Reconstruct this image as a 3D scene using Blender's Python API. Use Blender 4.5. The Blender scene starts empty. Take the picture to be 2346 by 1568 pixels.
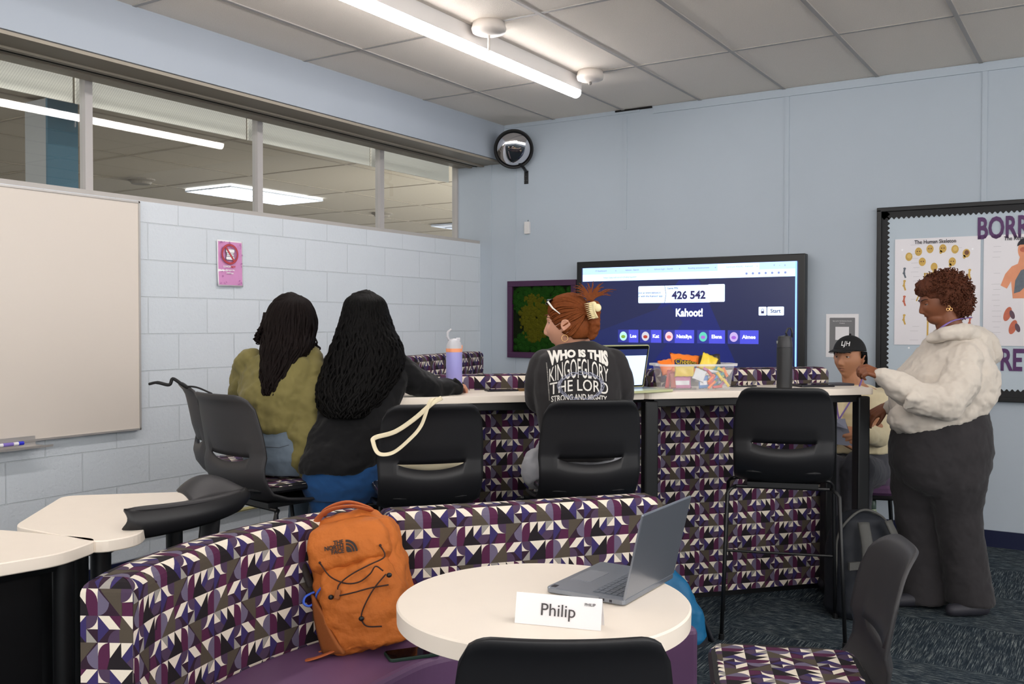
import bpy, math, random
from mathutils import Vector, Matrix, Euler
random.seed(7)
SC = bpy.context.scene
COL = SC.collection
PI = math.pi

# ------------------------------------------------------------------ camera
cam_d = bpy.data.cameras.new('camera'); cam = bpy.data.objects.new('camera', cam_d); COL.objects.link(cam)
F_PX = 2175.8
cam_d.sensor_fit = 'HORIZONTAL'; cam_d.sensor_width = 36.0; cam_d.lens = 36.0 * F_PX / 2346.0
cam_d.clip_start = 0.05; cam_d.clip_end = 60
_y, _p, _r = math.radians(32.5276), math.radians(-1.104), math.radians(0.0636)
_F = Vector((-math.sin(_y)*math.cos(_p), math.cos(_y)*math.cos(_p), math.sin(_p)))
_R0 = Vector((math.cos(_y), math.sin(_y), 0)); _U0 = _R0.cross(_F)
_R = _R0*math.cos(_r) + _U0*math.sin(_r); _U = -_R0*math.sin(_r) + _U0*math.cos(_r)
m = Matrix((( _R.x, _U.x, -_F.x, 4.4882), (_R.y, _U.y, -_F.y, -6.5442), (_R.z, _U.z, -_F.z, 1.3794), (0, 0, 0, 1)))
cam.matrix_world = m
SC.camera = cam

# ------------------------------------------------------------------ world, exposure
SC.view_settings.view_transform = 'Standard'; SC.view_settings.look = 'None'
SC.view_settings.gamma = 1.0; SC.view_settings.use_curve_mapping = False
SC.view_settings.exposure = 0.64
w = bpy.data.worlds.new('world'); SC.world = w; w.use_nodes = True
w.node_tree.nodes['Background'].inputs[0].default_value = (0.63, 0.62, 0.61, 1)
w.node_tree.nodes['Background'].inputs[1].default_value = 4.8
LED_POWER = 19.0          # emission of the LED battens of this room
TROFFER_POWER = 5.0       # recessed light panels of the room next door

# ------------------------------------------------------------------ helpers
def lin(c):
    c = c/255.0
    return c/12.92 if c <= 0.04045 else ((c+0.055)/1.055)**2.4
def rgb(r, g, b): return (lin(r), lin(g), lin(b), 1.0)
MATS = {}
def mat(name, col, rough=0.6, metal=0.0, spec=0.5, var=0.0, vscale=8.0, bump=0.0, bscale=60.0, bstretch=None,
        emit=0.0, sheen=0.0, coat=0.0, trans=0.0, alpha=1.0, bdist=0.01, detail=3.0, ior=1.45):
    if name in MATS: return MATS[name]
    m = bpy.data.materials.new(name); m.use_nodes = True; MATS[name] = m
    nt = m.node_tree; b = nt.nodes['Principled BSDF']
    c = rgb(*col)
    b.inputs['Base Color'].default_value = c
    b.inputs['Roughness'].default_value = rough; b.inputs['Metallic'].default_value = metal
    b.inputs['Specular IOR Level'].default_value = spec; b.inputs['IOR'].default_value = ior
    b.inputs['Coat Weight'].default_value = coat; b.inputs['Sheen Weight'].default_value = sheen
    b.inputs['Transmission Weight'].default_value = trans; b.inputs['Alpha'].default_value = alpha
    if emit > 0:
        b.inputs['Emission Color'].default_value = c; b.inputs['Emission Strength'].default_value = emit
    tc = None
    if var > 0 or bump > 0:
        tc = nt.nodes.new('ShaderNodeTexCoord')
    if var > 0:
        n = nt.nodes.new('ShaderNodeTexNoise'); n.inputs['Scale'].default_value = vscale; n.inputs['Detail'].default_value = detail
        nt.links.new(tc.outputs['Object'], n.inputs['Vector'])
        mx = nt.nodes.new('ShaderNodeMix'); mx.data_type = 'RGBA'
        mx.inputs['A'].default_value = tuple(max(0, x*(1-var)) for x in c[:3])+(1,)
        mx.inputs['B'].default_value = tuple(min(1, x*(1+var)) for x in c[:3])+(1,)
        nt.links.new(n.outputs['Fac'], mx.inputs['Factor']); nt.links.new(mx.outputs['Result'], b.inputs['Base Color'])
    if bump > 0:
        n = nt.nodes.new('ShaderNodeTexNoise'); n.inputs['Scale'].default_value = bscale; n.inputs['Detail'].default_value = detail
        if bstretch:
            mp = nt.nodes.new('ShaderNodeMapping'); mp.inputs['Scale'].default_value = bstretch
            nt.links.new(tc.outputs['Object'], mp.inputs['Vector']); nt.links.new(mp.outputs['Vector'], n.inputs['Vector'])
        else:
            nt.links.new(tc.outputs['Object'], n.inputs['Vector'])
        bp = nt.nodes.new('ShaderNodeBump'); bp.inputs['Strength'].default_value = bump; bp.inputs['Distance'].default_value = bdist
        nt.links.new(n.outputs['Fac'], bp.inputs['Height']); nt.links.new(bp.outputs['Normal'], b.inputs['Normal'])
    return m

def V(*a): return Vector(a)
class MB:
    """collects polygons and links them as ONE mesh object"""
    def __init__(s, M=None): s.v = []; s.f = []; s.mi = []; s.M = M
    def add(s, vs, fs, mi=0, M=None):
        k = len(s.v)
        for p in vs:
            p = Vector(p)
            if M is not None: p = M @ p
            if s.M is not None: p = s.M @ p
            s.v.append(p)
        for f in fs: s.f.append(tuple(k+i for i in f)); s.mi.append(mi)
        return s
    def box(s, c, d, mi=0, rz=0, M=None, rx=0, ry=0):
        x, y, z = d[0]/2, d[1]/2, d[2]/2
        R = Matrix.Translation(Vector(c)) @ Euler((rx, ry, rz)).to_matrix().to_4x4()
        if M is not None: R = M @ R
        return s.add([(-x,-y,-z),(x,-y,-z),(x,y,-z),(-x,y,-z),(-x,-y,z),(x,-y,z),(x,y,z),(-x,y,z)],
              [(0,3,2,1),(4,5,6,7),(0,1,5,4),(1,2,6,5),(2,3,7,6),(3,0,4,7)], mi, R)
    def tube(s, pts, r, n=10, mi=0, caps=True, flat=None, M=None, up=None):
        """swept tube; r a number or a list; flat=(a,b): elliptic section"""
        P = [Vector(p) for p in pts]; N = len(P)
        if not isinstance(r, (list, tuple)): r = [r]*N
        T = []
        for i in range(N):
            t = P[min(i+1, N-1)] - P[max(i-1, 0)]
            T.append(t.normalized() if t.length > 1e-9 else Vector((0, 0, 1)))
        a = Vector(up) if up else (Vector((0, 0, 1)) if abs(T[0].z) < 0.9 else Vector((1, 0, 0)))
        X = T[0].cross(a).normalized(); vs = []
        for i in range(N):
            if i > 0:
                X = X - T[i]*X.dot(T[i]); X = X.normalized() if X.length > 1e-6 else T[i].orthogonal().normalized()
            Y = T[i].cross(X)
            fa, fb = flat if flat else (1, 1)
            for k in range(n):
                an = 2*PI*k/n
                vs.append(P[i] + X*(math.cos(an)*r[i]*fa) + Y*(math.sin(an)*r[i]*fb))
        fs = [(i*n+k, i*n+(k+1) % n, (i+1)*n+(k+1) % n, (i+1)*n+k) for i in range(N-1) for k in range(n)]
        if caps: fs += [tuple(range(n-1, -1, -1)), tuple((N-1)*n+k for k in range(n))]
        return s.add(vs, fs, mi, M)
    def lathe(s, prof, n=32, c=(0, 0, 0), mi=0, M=None, capb=True, capt=True):
        vs = []; c = Vector(c)
        for (r, z) in prof:
            for k in range(n):
                a = 2*PI*k/n; vs.append(c + Vector((r*math.cos(a), r*math.sin(a), z)))
        N = len(prof)
        fs = [(i*n+k, i*n+(k+1) % n, (i+1)*n+(k+1) % n, (i+1)*n+k) for i in range(N-1) for k in range(n)]
        if capb: fs.append(tuple(range(n-1, -1, -1)))
        if capt: fs.append(tuple((N-1)*n+k for k in range(n)))
        return s.add(vs, fs, mi, M)
    def prism(s, poly, z0, z1, mi=0, M=None, bev=0.0):
        n = len(poly)
        if bev > 0:
            cx = sum(p[0] for p in poly)/n; cy = sum(p[1] for p in poly)/n
            def sh(p):
                d = Vector((p[0]-cx, p[1]-cy)); l = d.length
                d = d*((l-bev)/l); return (cx+d.x, cy+d.y)
            ps = [sh(p) for p in poly]
            vs = [(p[0], p[1], z0) for p in ps]+[(p[0], p[1], z0+bev) for p in poly]+[(p[0], p[1], z1-bev) for p in poly]+[(p[0], p[1], z1) for p in ps]
            fs = [tuple(range(n-1, -1, -1)), tuple(3*n+i for i in range(n))]
            for l in range(3): fs += [(l*n+i, l*n+(i+1) % n, (l+1)*n+(i+1) % n, (l+1)*n+i) for i in range(n)]
            return s.add(vs, fs, mi, M)
        vs = [(p[0], p[1], z0) for p in poly] + [(p[0], p[1], z1) for p in poly]
        fs = [tuple(range(n-1, -1, -1)), tuple(range(n, 2*n))] + [(i, (i+1) % n, n+(i+1) % n, n+i) for i in range(n)]
        return s.add(vs, fs, mi, M)
    def grid(s, fn, nu, nv, mi=0, M=None, cu=False, cv=False, skip=None):
        vs = [fn(i/(nu if cu else nu-1), j/(nv if cv else nv-1)) for j in range(nv) for i in range(nu)]
        fs = []
        for j in range(nv if cv else nv-1):
            for i in range(nu if cu else nu-1):
                if skip and skip(i, j): continue
                i2, j2 = (i+1) % nu, (j+1) % nv
                fs.append((j*nu+i, j*nu+i2, j2*nu+i2, j2*nu+i))
        return s.add(vs, fs, mi, M)
    def ball(s, c, r, nu=16, nv=10, mi=0, M=None, rot=None):
        r = (r, r, r) if not isinstance(r, (tuple, list)) else r
        R = Matrix.Translation(Vector(c))
        if rot is not None: R = R @ (rot.to_4x4() if hasattr(rot, 'to_4x4') else Euler(rot).to_matrix().to_4x4())
        if M is not None: R = M @ R
        vs = [(0, 0, -r[2])]; 
        for j in range(1, nv):
            a = PI*j/nv - PI/2
            for k in range(nu):
                b = 2*PI*k/nu; vs.append((r[0]*math.cos(a)*math.cos(b), r[1]*math.cos(a)*math.sin(b), r[2]*math.sin(a)))
        vs.append((0, 0, r[2])); L = len(vs)-1
        fs = [(0, 1+(k+1) % nu, 1+k) for k in range(nu)] + [(L, 1+(nv-2)*nu+k, 1+(nv-2)*nu+(k+1) % nu) for k in range(nu)]
        for j in range(nv-2):
            fs += [(1+j*nu+k, 1+j*nu+(k+1) % nu, 1+(j+1)*nu+(k+1) % nu, 1+(j+1)*nu+k) for k in range(nu)]
        return s.add(vs, fs, mi, R)
    def cone(s, a, ra, b, rb, n=14, mi=0):
        """round-ended tapered limb segment"""
        a = Vector(a); b = Vector(b); d = b-a; L = d.length
        if L < 1e-6: return s.ball(a, ra, mi=mi)
        t = d/L; pts = []; rr = []
        for k in range(4, 0, -1):
            an = PI/2*k/4.0; pts.append(a - t*ra*math.sin(an)*0.999); rr.append(max(ra*math.cos(an), 1e-4))
        pts += [a, b]; rr += [ra, rb]
        for k in range(1, 5):
            an = PI/2*k/4.0; pts.append(b + t*rb*math.sin(an)*0.999); rr.append(max(rb*math.cos(an), 1e-4))
        return s.tube(pts, rr, n, mi)
    def build(s, name, mats, parent=None, smooth=False, bevel=0.0, solid=0.0, subsurf=0, auto=None, segs=2, merge=0.0, loc=None):
        me = bpy.data.meshes.new(name)
        me.from_pydata([tuple(p) for p in s.v], [], s.f)
        if not isinstance(mats, (list, tuple)): mats = [mats]
        for mm in mats: me.materials.append(mm)
        if len(mats) > 1: me.polygons.foreach_set('material_index', s.mi)
        if merge > 0:
            import bmesh
            bm = bmesh.new(); bm.from_mesh(me); bmesh.ops.remove_doubles(bm, verts=bm.verts, dist=merge)
            bmesh.ops.recalc_face_normals(bm, faces=bm.faces); bm.to_mesh(me); bm.free()
        if smooth or auto: me.polygons.foreach_set('use_smooth', [True]*len(me.polygons))
        me.update()
        if auto: me.set_sharp_from_angle(angle=math.radians(auto))
        o = bpy.data.objects.new(name, me); COL.objects.link(o)
        if loc is not None: o.location = loc
        if parent is not None: o.parent = parent
        if solid:
            md = o.modifiers.new('solid', 'SOLIDIFY'); md.thickness = abs(solid); md.offset = 1 if solid > 0 else -1
        if bevel > 0:
            md = o.modifiers.new('bevel', 'BEVEL'); md.width = bevel; md.segments = segs; md.limit_method = 'ANGLE'; md.angle_limit = math.radians(40)
        if subsurf:
            md = o.modifiers.new('sub', 'SUBSURF'); md.levels = subsurf; md.render_levels = subsurf
        return o

def tag(o, label=None, cat=None, group=None, kind=None):
    if label: o['label'] = label
    if cat: o['category'] = cat
    if group: o['group'] = group
    if kind: o['kind'] = kind
    return o
def thing(name, label, cat, loc=(0, 0, 0), rz=0.0, group=None, kind=None):
    o = bpy.data.objects.new(name, None); COL.objects.link(o); o.empty_display_size = 0.05
    o.location = loc; o.rotation_euler = (0, 0, rz)
    return tag(o, label, cat, group, kind)
def struct(name, mb, m, **k):
    o = mb.build(name, m, **k)
    if k.get('parent') is None: o['kind'] = 'structure'
    return o
def copy_tree(o, parent=None):
    kids = [c for c in o.children]
    c = o.copy(); COL.objects.link(c)
    if parent is not None: c.parent = parent
    for ch in kids: copy_tree(ch, c)
    return c

FONTS = {}
def text_mesh(txt, size, m, parent=None, M=None, name='lettering', extrude=0.0004, align='CENTER', bold=0.0, sx=1.0, space=1.0, warp=None, res=3, offset=0.0, fit=None):
    """lettering as a mesh: lies in the local x-z plane facing -y, placed by M"""
    cu = bpy.data.curves.new(name, 'FONT'); cu.body = txt; cu.size = size; cu.align_x = align; cu.align_y = 'CENTER'
    cu.extrude = extrude; cu.offset = bold; cu.space_character = space; cu.resolution_u = res
    to = bpy.data.objects.new(name, cu); COL.objects.link(to)
    dg = bpy.context.evaluated_depsgraph_get()
    me = bpy.data.meshes.new_from_object(to.evaluated_get(dg))
    bpy.data.objects.remove(to); bpy.data.curves.remove(cu)
    me.name = name
    R = Matrix.Rotation(PI/2, 4, 'X')
    if fit:
        xs = [v.co.x for v in me.vertices]; ys = [v.co.y for v in me.vertices]; bx = (min(xs), max(xs), min(ys), max(ys))
    for v in me.vertices:
        p = Vector(v.co); p.x *= sx
        if fit: p = fit((v.co.x-bx[0])/(bx[1]-bx[0])*2-1, (v.co.y-bx[2])/(bx[3]-bx[2]))
        if warp: p = warp(p)
        p = R @ p
        if M is not None: p = M @ p
        v.co = p
    me.materials.clear(); me.materials.append(m)
    o = bpy.data.objects.new(name, me); COL.objects.link(o)
    if parent is not None: o.parent = parent
    return o

def rrect(w, h, r, n=5, cx=0, cy=0):
    P = []
    for (sx, sy, a0) in ((1, 1, 0), (-1, 1, 90), (-1, -1, 180), (1, -1, 270)):
        for k in range(n+1):
            a = math.radians(a0+90*k/n)
            P.append((cx+sx*(w/2-r)+r*math.cos(a), cy+sy*(h/2-r)+r*math.sin(a)))
    return P
def smoothpath(pts, n=6):
    """Catmull-Rom through points"""
    P = [Vector(p) for p in pts]; out = []
    Q = [P[0]*2-P[1]] + P + [P[-1]*2-P[-2]]
    for i in range(1, len(Q)-2):
        for k in range(n):
            t = k/n; a, b, c, d = Q[i-1], Q[i], Q[i+1], Q[i+2]
            out.append(0.5*((2*b)+(c-a)*t+(2*a-5*b+4*c-d)*t*t+(3*b-a-3*c+d)*t**3))
    out.append(P[-1]); return out
def remesh(o, voxel, smooth=6, fac=0.5, disp=0.0, dscale=0.1, dname=None, dtype='CLOUDS'):
    md = o.modifiers.new('remesh', 'REMESH'); md.mode = 'VOXEL'; md.voxel_size = voxel; md.use_smooth_shade = True
    if smooth:
        s = o.modifiers.new('smooth', 'SMOOTH'); s.iterations = smooth; s.factor = fac
    if disp:
        key = (dname or '%s_%.3f' % (dtype, dscale))
        tx = bpy.data.textures.get(key) or bpy.data.textures.new(key, dtype)
        tx.noise_scale = dscale
        d = o.modifiers.new('folds', 'DISPLACE'); d.texture = tx; d.strength = disp; d.mid_level = 0.5; d.texture_coords = 'LOCAL'
    return o

# ------------------------------------------------------------------ geometric upholstery pattern (8 columns x 4 rows, mirrored pairs of rows)
def arc(cx, cy, r, a0, a1, n=6):
    return [(cx+r*math.cos(math.radians(a0+(a1-a0)*k/n)), cy+r*math.sin(math.radians(a0+(a1-a0)*k/n))) for k in range(n+1)]
# colours: 0 cream 1 grey 2 black 3 dark plum 4 plum 5 blue violet 6 magenta 7 lavender 8 olive ; y runs down 0..2 in a row
ROW_A = [(1, 8, [(5.9,0),(7.85,0),(6.95,1),(6.05,2),(5.9,2)]), (1, 6, [(5,1),(5.95,1),(5.95,2),(4.6,2)]),
         (2, 4, [(5,0),(6,0),(6,1)]+arc(6,0,1,90,180)[1:-1]), (1, 7, [(8,0.05),(7.05,1)]+arc(8,1,.98,180,90)+[(8,2)]),
         (1, 6, [(0,2),(0,1)]+arc(1,1,1,180,270)+[(1,1.15),(.75,2)]), (2, 0, [(0,0),(.85,0)]+arc(1,1,1,262,180)),
         (1, 2, [(2,0),(2,1.1),(3,2),(.8,2),(1,1.15)]), (2, 0, [(1,0),(1.98,0),(1.03,1.15)]), (2, 0, [(2,0),(2.98,0),(2.03,1.1)]),
         (1, 5, [(3,0),(2.05,1.1),(2.45,1.5),(3,1)]), (1, 4, [(2.45,1.5),(3,1),(3.95,1)]+arc(3,1,1,10,80)+[(3,2)]),
         (2, 1, [(3,0),(3.97,0),(3,.97)]), (3, 0, [(4,0),(4,.97),(3.03,.97)]),
         (1, 5, [(4,0),(5,.95),(4.15,2),(4,2)]), (2, 0, [(4.05,0),(5,0)]+arc(6,0,1,180,95)+[(5,.93)])]
ROW_B = [(1, 4, [(0,0),(1,0),(1,1),(0,1)]), (2, 0, [(0,0.03),(0,1),(.95,1)]+arc(1,0,1,93,180)[:-1]), (1, 1, [(1,1),(1,2),(.05,2)]),
         (1, 5, [(1,0),(2,1),(1.05,2),(1,1)]), (2, 0, [(1,0),(2.98,0),(2,1)]), (1, 2, [(3,0),(3.05,2),(1.1,2),(2,1)]),
         (1, 6, [(3,2),(3,1)]+arc(4,1,1,180,270)+[(4,2)]), (2, 0, [(3,0),(3.85,0)]+arc(4,1,1,262,180)),
         (1, 7, [(4,0)]+arc(4,1,1,-85,0)+[(4.1,2),(4,2)]), (1, 8, [(5.95,0),(6.15,1),(6.15,2),(4.1,2),(5,1)]),
         (1, 6, [(6,0),(7,0),(6.05,1)]), (2, 0, [(4.1,0),(5.95,0),(5.03,.98)]+arc(4,1,1,-5,-82)), (2, 0, [(7,0),(7.97,0),(7,1),(6.05,1)]),
         (1, 4, [(6.15,2),(6.15,1)]+arc(6.15,2,1,-85,0)), (1, 5, [(8,0),(8,2),(7,1)])]
def _mirror(row): return [(l, c, [(8-x, y) for (x, y) in reversed(p)]) for (l, c, p) in row]
PAT_ROWS = [ROW_A, ROW_B, _mirror(ROW_A), _mirror(ROW_B)]
def _clip(poly, ax, val, keep_less):
    out = []; n = len(poly)
    for i in range(n):
        a, b = poly[i], poly[(i+1) % n]
        ia = (a[ax] <= val) if keep_less else (a[ax] >= val); ib = (b[ax] <= val) if keep_less else (b[ax] >= val)
        if ia: out.append(a)
        if ia != ib:
            t = (val-a[ax])/(b[ax]-a[ax]); out.append((a[0]+(b[0]-a[0])*t, a[1]+(b[1]-a[1])*t))
    return out
def pattern(mb, S, U0, U1, V0, V1, cu=0.0265, row=0.0605, ubr=None, vbr=None, u_off=0.0, lift=0.00022, v_off=0.0):
    """lays the woven pattern over the surface S(u, v, lift); v runs downwards"""
    ubr = sorted(set([U0, U1]+[x for x in (ubr or []) if U0 < x < U1])); vbr = sorted(set([V0, V1]+[x for x in (vbr or []) if V0 < x < V1]))
    def put(poly, mi, l):
        for i in range(len(ubr)-1):
            if max(p[0] for p in poly) <= ubr[i] or min(p[0] for p in poly) >= ubr[i+1]: continue
            q = _clip(_clip(poly, 0, ubr[i], False), 0, ubr[i+1], True)
            if len(q) < 3: continue
            for j in range(len(vbr)-1):
                if max(p[1] for p in q) <= vbr[j] or min(p[1] for p in q) >= vbr[j+1]: continue
                r = _clip(_clip(q, 1, vbr[j], False), 1, vbr[j+1], True)
                if len(r) < 3: continue
                c = [r[0]]
                for p in r[1:]:
                    if abs(p[0]-c[-1][0])+abs(p[1]-c[-1][1]) > 1e-6: c.append(p)
                if len(c) >= 3: mb.add([S(p[0], p[1], l*lift) for p in c], [tuple(range(len(c)))], mi)
    put([(U0, V0), (U1, V0), (U1, V1), (U0, V1)], 3, 0)
    W = 8*cu; r0 = int(math.floor((V0-v_off)/row))-1
    while (r0*row+v_off) < V1:
        for (l, c, p) in PAT_ROWS[r0 % 4]:
            k = int(math.floor((U0-u_off)/W))-1
            while k*W+u_off < U1:
                q = [(u_off+k*W+x*cu, v_off+r0*row+y*row/2) for (x, y) in p]
                if max(a[0] for a in q) > U0 and min(a[0] for a in q) < U1 and max(a[1] for a in q) > V0 and min(a[1] for a in q) < V1:
                    put(q, c, l)
                k += 1
        r0 += 1
def pat_mats():
    cs = [(226,216,200),(150,146,140),(34,29,33),(50,32,47),(76,59,82),(57,48,96),(80,36,66),(104,96,118),(80,72,62)]
    return [mat('weave_%s' % n, c, rough=.85, spec=.25, var=.06, vscale=300, bump=.15, bscale=900, bdist=.0006)
            for n, c in zip(('cream','grey','black','dark_plum','plum','violet','magenta','lavender','olive'), cs)]
# ------------------------------------------------------------------ the room
H = 3.0; XR, YB = 9.2, -10.0
WX = -0.25                                         # plane of the glass
SILL, HEAD = 2.045, 2.75
blue = (176, 186, 196)
def wall_paint(name, col, bump=.12):
    return mat(name, col, rough=.62, spec=.35, var=.03, vscale=2.5, bump=bump, bscale=180, bdist=.002)
m_wall = wall_paint('pale_blue_paint', blue)
m_ceiltile = mat('ceiling_tile', (240, 231, 220), rough=.95, spec=.1, var=.10, vscale=160, bump=.55, bscale=240, bdist=.003, detail=6)
m_grid = mat('ceiling_grid_metal', (172, 167, 162), rough=.5)
m_beige = mat('beige_steel', (150, 142, 128), rough=.5, var=.04)
m_dark = mat('shadow_black', (16, 15, 15), rough=.9)  # flat black for strips that paint the shade inside narrow gaps

# block wall material: painted concrete blocks
m_block = mat('painted_block', (198, 207, 213), rough=.5, spec=.4)
nt = m_block.node_tree; b = nt.nodes['Principled BSDF']
tc = nt.nodes.new('ShaderNodeTexCoord'); sp = nt.nodes.new('ShaderNodeSeparateXYZ'); cb = nt.nodes.new('ShaderNodeCombineXYZ')
nt.links.new(tc.outputs['Object'], sp.inputs[0])
ad = nt.nodes.new('ShaderNodeMath'); ad.operation = 'ADD'; ad.inputs[1].default_value = 20.22
az = nt.nodes.new('ShaderNodeMath'); az.operation = 'ADD'; az.inputs[1].default_value = 3.9633
nt.links.new(sp.outputs['Y'], ad.inputs[0]); nt.links.new(sp.outputs['Z'], az.inputs[0])
nt.links.new(ad.outputs[0], cb.inputs['X']); nt.links.new(az.outputs[0], cb.inputs['Y'])
br = nt.nodes.new('ShaderNodeTexBrick'); nt.links.new(cb.outputs[0], br.inputs['Vector'])
br.inputs['Scale'].default_value = 1; br.inputs['Mortar Size'].default_value = .0035; br.inputs['Mortar Smooth'].default_value = .35
br.inputs['Brick Width'].default_value = .4; br.inputs['Row Height'].default_value = .2032
br.inputs['Color1'].default_value = rgb(206,212,218); br.inputs['Color2'].default_value = rgb(202,209,215); br.inputs['Mortar'].default_value = rgb(196,203,208)
nt.links.new(br.outputs['Color'], b.inputs['Base Color'])
ns = nt.nodes.new('ShaderNodeTexNoise'); ns.inputs['Scale'].default_value = 55; ns.inputs['Detail'].default_value = 5; nt.links.new(tc.outputs['Object'], ns.inputs['Vector'])
n2 = nt.nodes.new('ShaderNodeTexVoronoi'); n2.inputs['Scale'].default_value = 38; nt.links.new(tc.outputs['Object'], n2.inputs['Vector'])
rp = nt.nodes.new('ShaderNodeMapRange'); rp.inputs['From Min'].default_value = .0; rp.inputs['From Max'].default_value = .13; nt.links.new(n2.outputs['Distance'], rp.inputs['Value'])
s1 = nt.nodes.new('ShaderNodeMath'); s1.operation = 'MULTIPLY_ADD'; s1.inputs[1].default_value = -1.6; nt.links.new(br.outputs['Fac'], s1.inputs[0]); nt.links.new(ns.outputs['Fac'], s1.inputs[2])
s2 = nt.nodes.new('ShaderNodeMath'); s2.operation = 'MULTIPLY_ADD'; s2.inputs[1].default_value = .35; nt.links.new(rp.outputs[0], s2.inputs[0]); nt.links.new(s1.outputs[0], s2.inputs[2])
bp = nt.nodes.new('ShaderNodeBump'); bp.inputs['Strength'].default_value = .8; bp.inputs['Distance'].default_value = .004
nt.links.new(s2.outputs[0], bp.inputs['Height']); nt.links.new(bp.outputs['Normal'], b.inputs['Normal'])

# carpet tiles: blue-black with pale streaks, quarter turned
m_carpet = mat('carpet', (30, 36, 46), rough=.95, spec=.1)
nt = m_carpet.node_tree; b = nt.nodes['Principled BSDF']
tc = nt.nodes.new('ShaderNodeTexCoord'); mp0 = nt.nodes.new('ShaderNodeMapping'); mp0.inputs['Rotation'].default_value = (0, 0, math.radians(0))
nt.links.new(tc.outputs['Object'], mp0.inputs['Vector'])
ck = nt.nodes.new('ShaderNodeTexChecker'); ck.inputs['Scale'].default_value = 1/0.6; nt.links.new(mp0.outputs[0], ck.inputs['Vector'])
def streak(sc):
    mp = nt.nodes.new('ShaderNodeMapping'); mp.inputs['Scale'].default_value = sc; nt.links.new(mp0.outputs[0], mp.inputs['Vector'])
    n = nt.nodes.new('ShaderNodeTexNoise'); n.inputs['Scale'].default_value = 1; n.inputs['Detail'].default_value = 6; n.inputs['Roughness'].default_value = .75
    nt.links.new(mp.outputs[0], n.inputs['Vector']); return n
na, nb = streak((230, 8, 1)), streak((14, 200, 1))
mx = nt.nodes.new('ShaderNodeMix'); mx.data_type = 'FLOAT'
nt.links.new(ck.outputs['Fac'], mx.inputs[0]); nt.links.new(na.outputs['Fac'], mx.inputs[2]); nt.links.new(nb.outputs['Fac'], mx.inputs[3])
rr = nt.nodes.new('ShaderNodeValToRGB'); nt.links.new(mx.outputs[0], rr.inputs[0])
rr.color_ramp.elements[0].position = .40; rr.color_ramp.elements[0].color = rgb(28, 35, 42)
rr.color_ramp.elements[1].position = .66; rr.color_ramp.elements[1].color = rgb(150, 154, 148)
e = rr.color_ramp.elements.new(.52); e.color = rgb(46, 55, 62)
nc = nt.nodes.new('ShaderNodeTexNoise'); nc.inputs['Scale'].default_value = 5; nt.links.new(mp0.outputs[0], nc.inputs['Vector'])
mc = nt.nodes.new('ShaderNodeMix'); mc.data_type = 'RGBA'; mc.blend_type = 'MULTIPLY'; mc.inputs['B'].default_value = (.82, .93, 1.06, 1)
nt.links.new(nc.outputs['Fac'], mc.inputs['Factor']); nt.links.new(rr.outputs[0], mc.inputs['A']); nt.links.new(mc.outputs['Result'], b.inputs['Base Color'])
bp = nt.nodes.new('ShaderNodeBump'); bp.inputs['Strength'].default_value = .5; bp.inputs['Distance'].default_value = .004
nt.links.new(mx.outputs[0], bp.inputs['Height']); nt.links.new(bp.outputs['Normal'], b.inputs['Normal'])

struct('floor', MB().box(((XR)/2, YB/2, -.05), (XR+.4, -YB+.4, .1)), m_carpet)
struct('ceiling', MB().box(((XR+.235)/2, YB/2, H+.03), (XR-.235, -YB, .06)), m_ceiltile)
struct('wall_left', MB().box((-.15, YB/2, SILL/2), (.3, -YB, SILL)), m_block)
struct('wall_back', MB().box(((XR-.29)/2, .1, H/2+.1), (XR+.29, .2, H+.2)), m_wall)
struct('added_low_wall_front', MB().box((XR/2, YB-.1, .7), (XR+.4, .2, 1.4)), m_wall)      # unseen low wall, added to block low fill; world light enters above it
struct('added_low_wall_right', MB().box((XR+.1, YB/2, .7), (.2, -YB+.4, 1.4)), m_wall)  # also added out of view, kept low to shape the incoming fill light
# boxed-in beam above the windows: its face, its underside and the steel track
struct('trim_1', MB().box((.0675, YB/2, (2.71+H+.1)/2), (.335, -YB, H+.1-2.71)), wall_paint('beam_paint', (160, 168, 178), .05))
g = MB()
g.box((.055, YB/2, 2.700), (.33, -YB, .018)); g.box((-.16, YB/2, 2.735), (.12, -YB, .09))
g.box((.02, YB/2, 2.686), (.035, -YB, .012)); g.box((-.1, YB/2, 2.688), (.03, -YB, .012))
struct('trim_2', g, m_beige)
struct('trim_3', MB().box((-.035, YB/2, 2.688), (.012, -YB, .004)), m_dark)
# ceiling grid
g = MB()
k = 0; x = .707
while x < XR: g.box((x, YB/2, H-.003), (.024, -YB, .006)); x += .61
y = -1.068
while y > YB: g.box(((XR+.235)/2, y, H-.002), (XR-.235, .024, .004)); y -= 1.2
struct('trim_4', g, m_grid)
# cornice batten on the back wall and a black strip painted as the shade in the broken tile edge
g = MB(); g.box(((1.56+XR)/2, -.006, 2.967), (XR-1.56, .012, .05)); g.box((.85, -.004, 2.985), (1.2, .008, .03))
struct('trim_5', g, m_wall)
struct('trim_6', MB().box((1.40, -.008, 2.992), (.30, .014, .012)), m_dark)
# battens over the wall-board joints
g = MB()
for (bx, z0, z1) in ((.347, .1, 2.95), (1.33, 2.098, 2.95), (2.556, .1, 2.95), (3.78, .1, 2.95), (5.0, .1, 2.95), (6.2, .1, 2.95), (.10, .1, 2.7)):
    g.box((bx, -.003, (z0+z1)/2), (.03 if bx != .347 else .012, .006, z1-z0))
struct('trim_7', g, m_wall)
struct('baseboard_back', MB().box((XR/2, -.006, .05), (XR, .012, .105)), mat('navy_vinyl', (22, 28, 58), rough=.4))
struct('baseboard_left', MB().box((.006, YB/2, .05), (.012, -YB, .10)), MATS['navy_vinyl'])
struct('trim_8', MB().tube([(.025, -5, .25), (.025, -.2, .25)], .012, 8), mat('old_yellow_pipe', (176, 168, 120), rough=.5))
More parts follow.
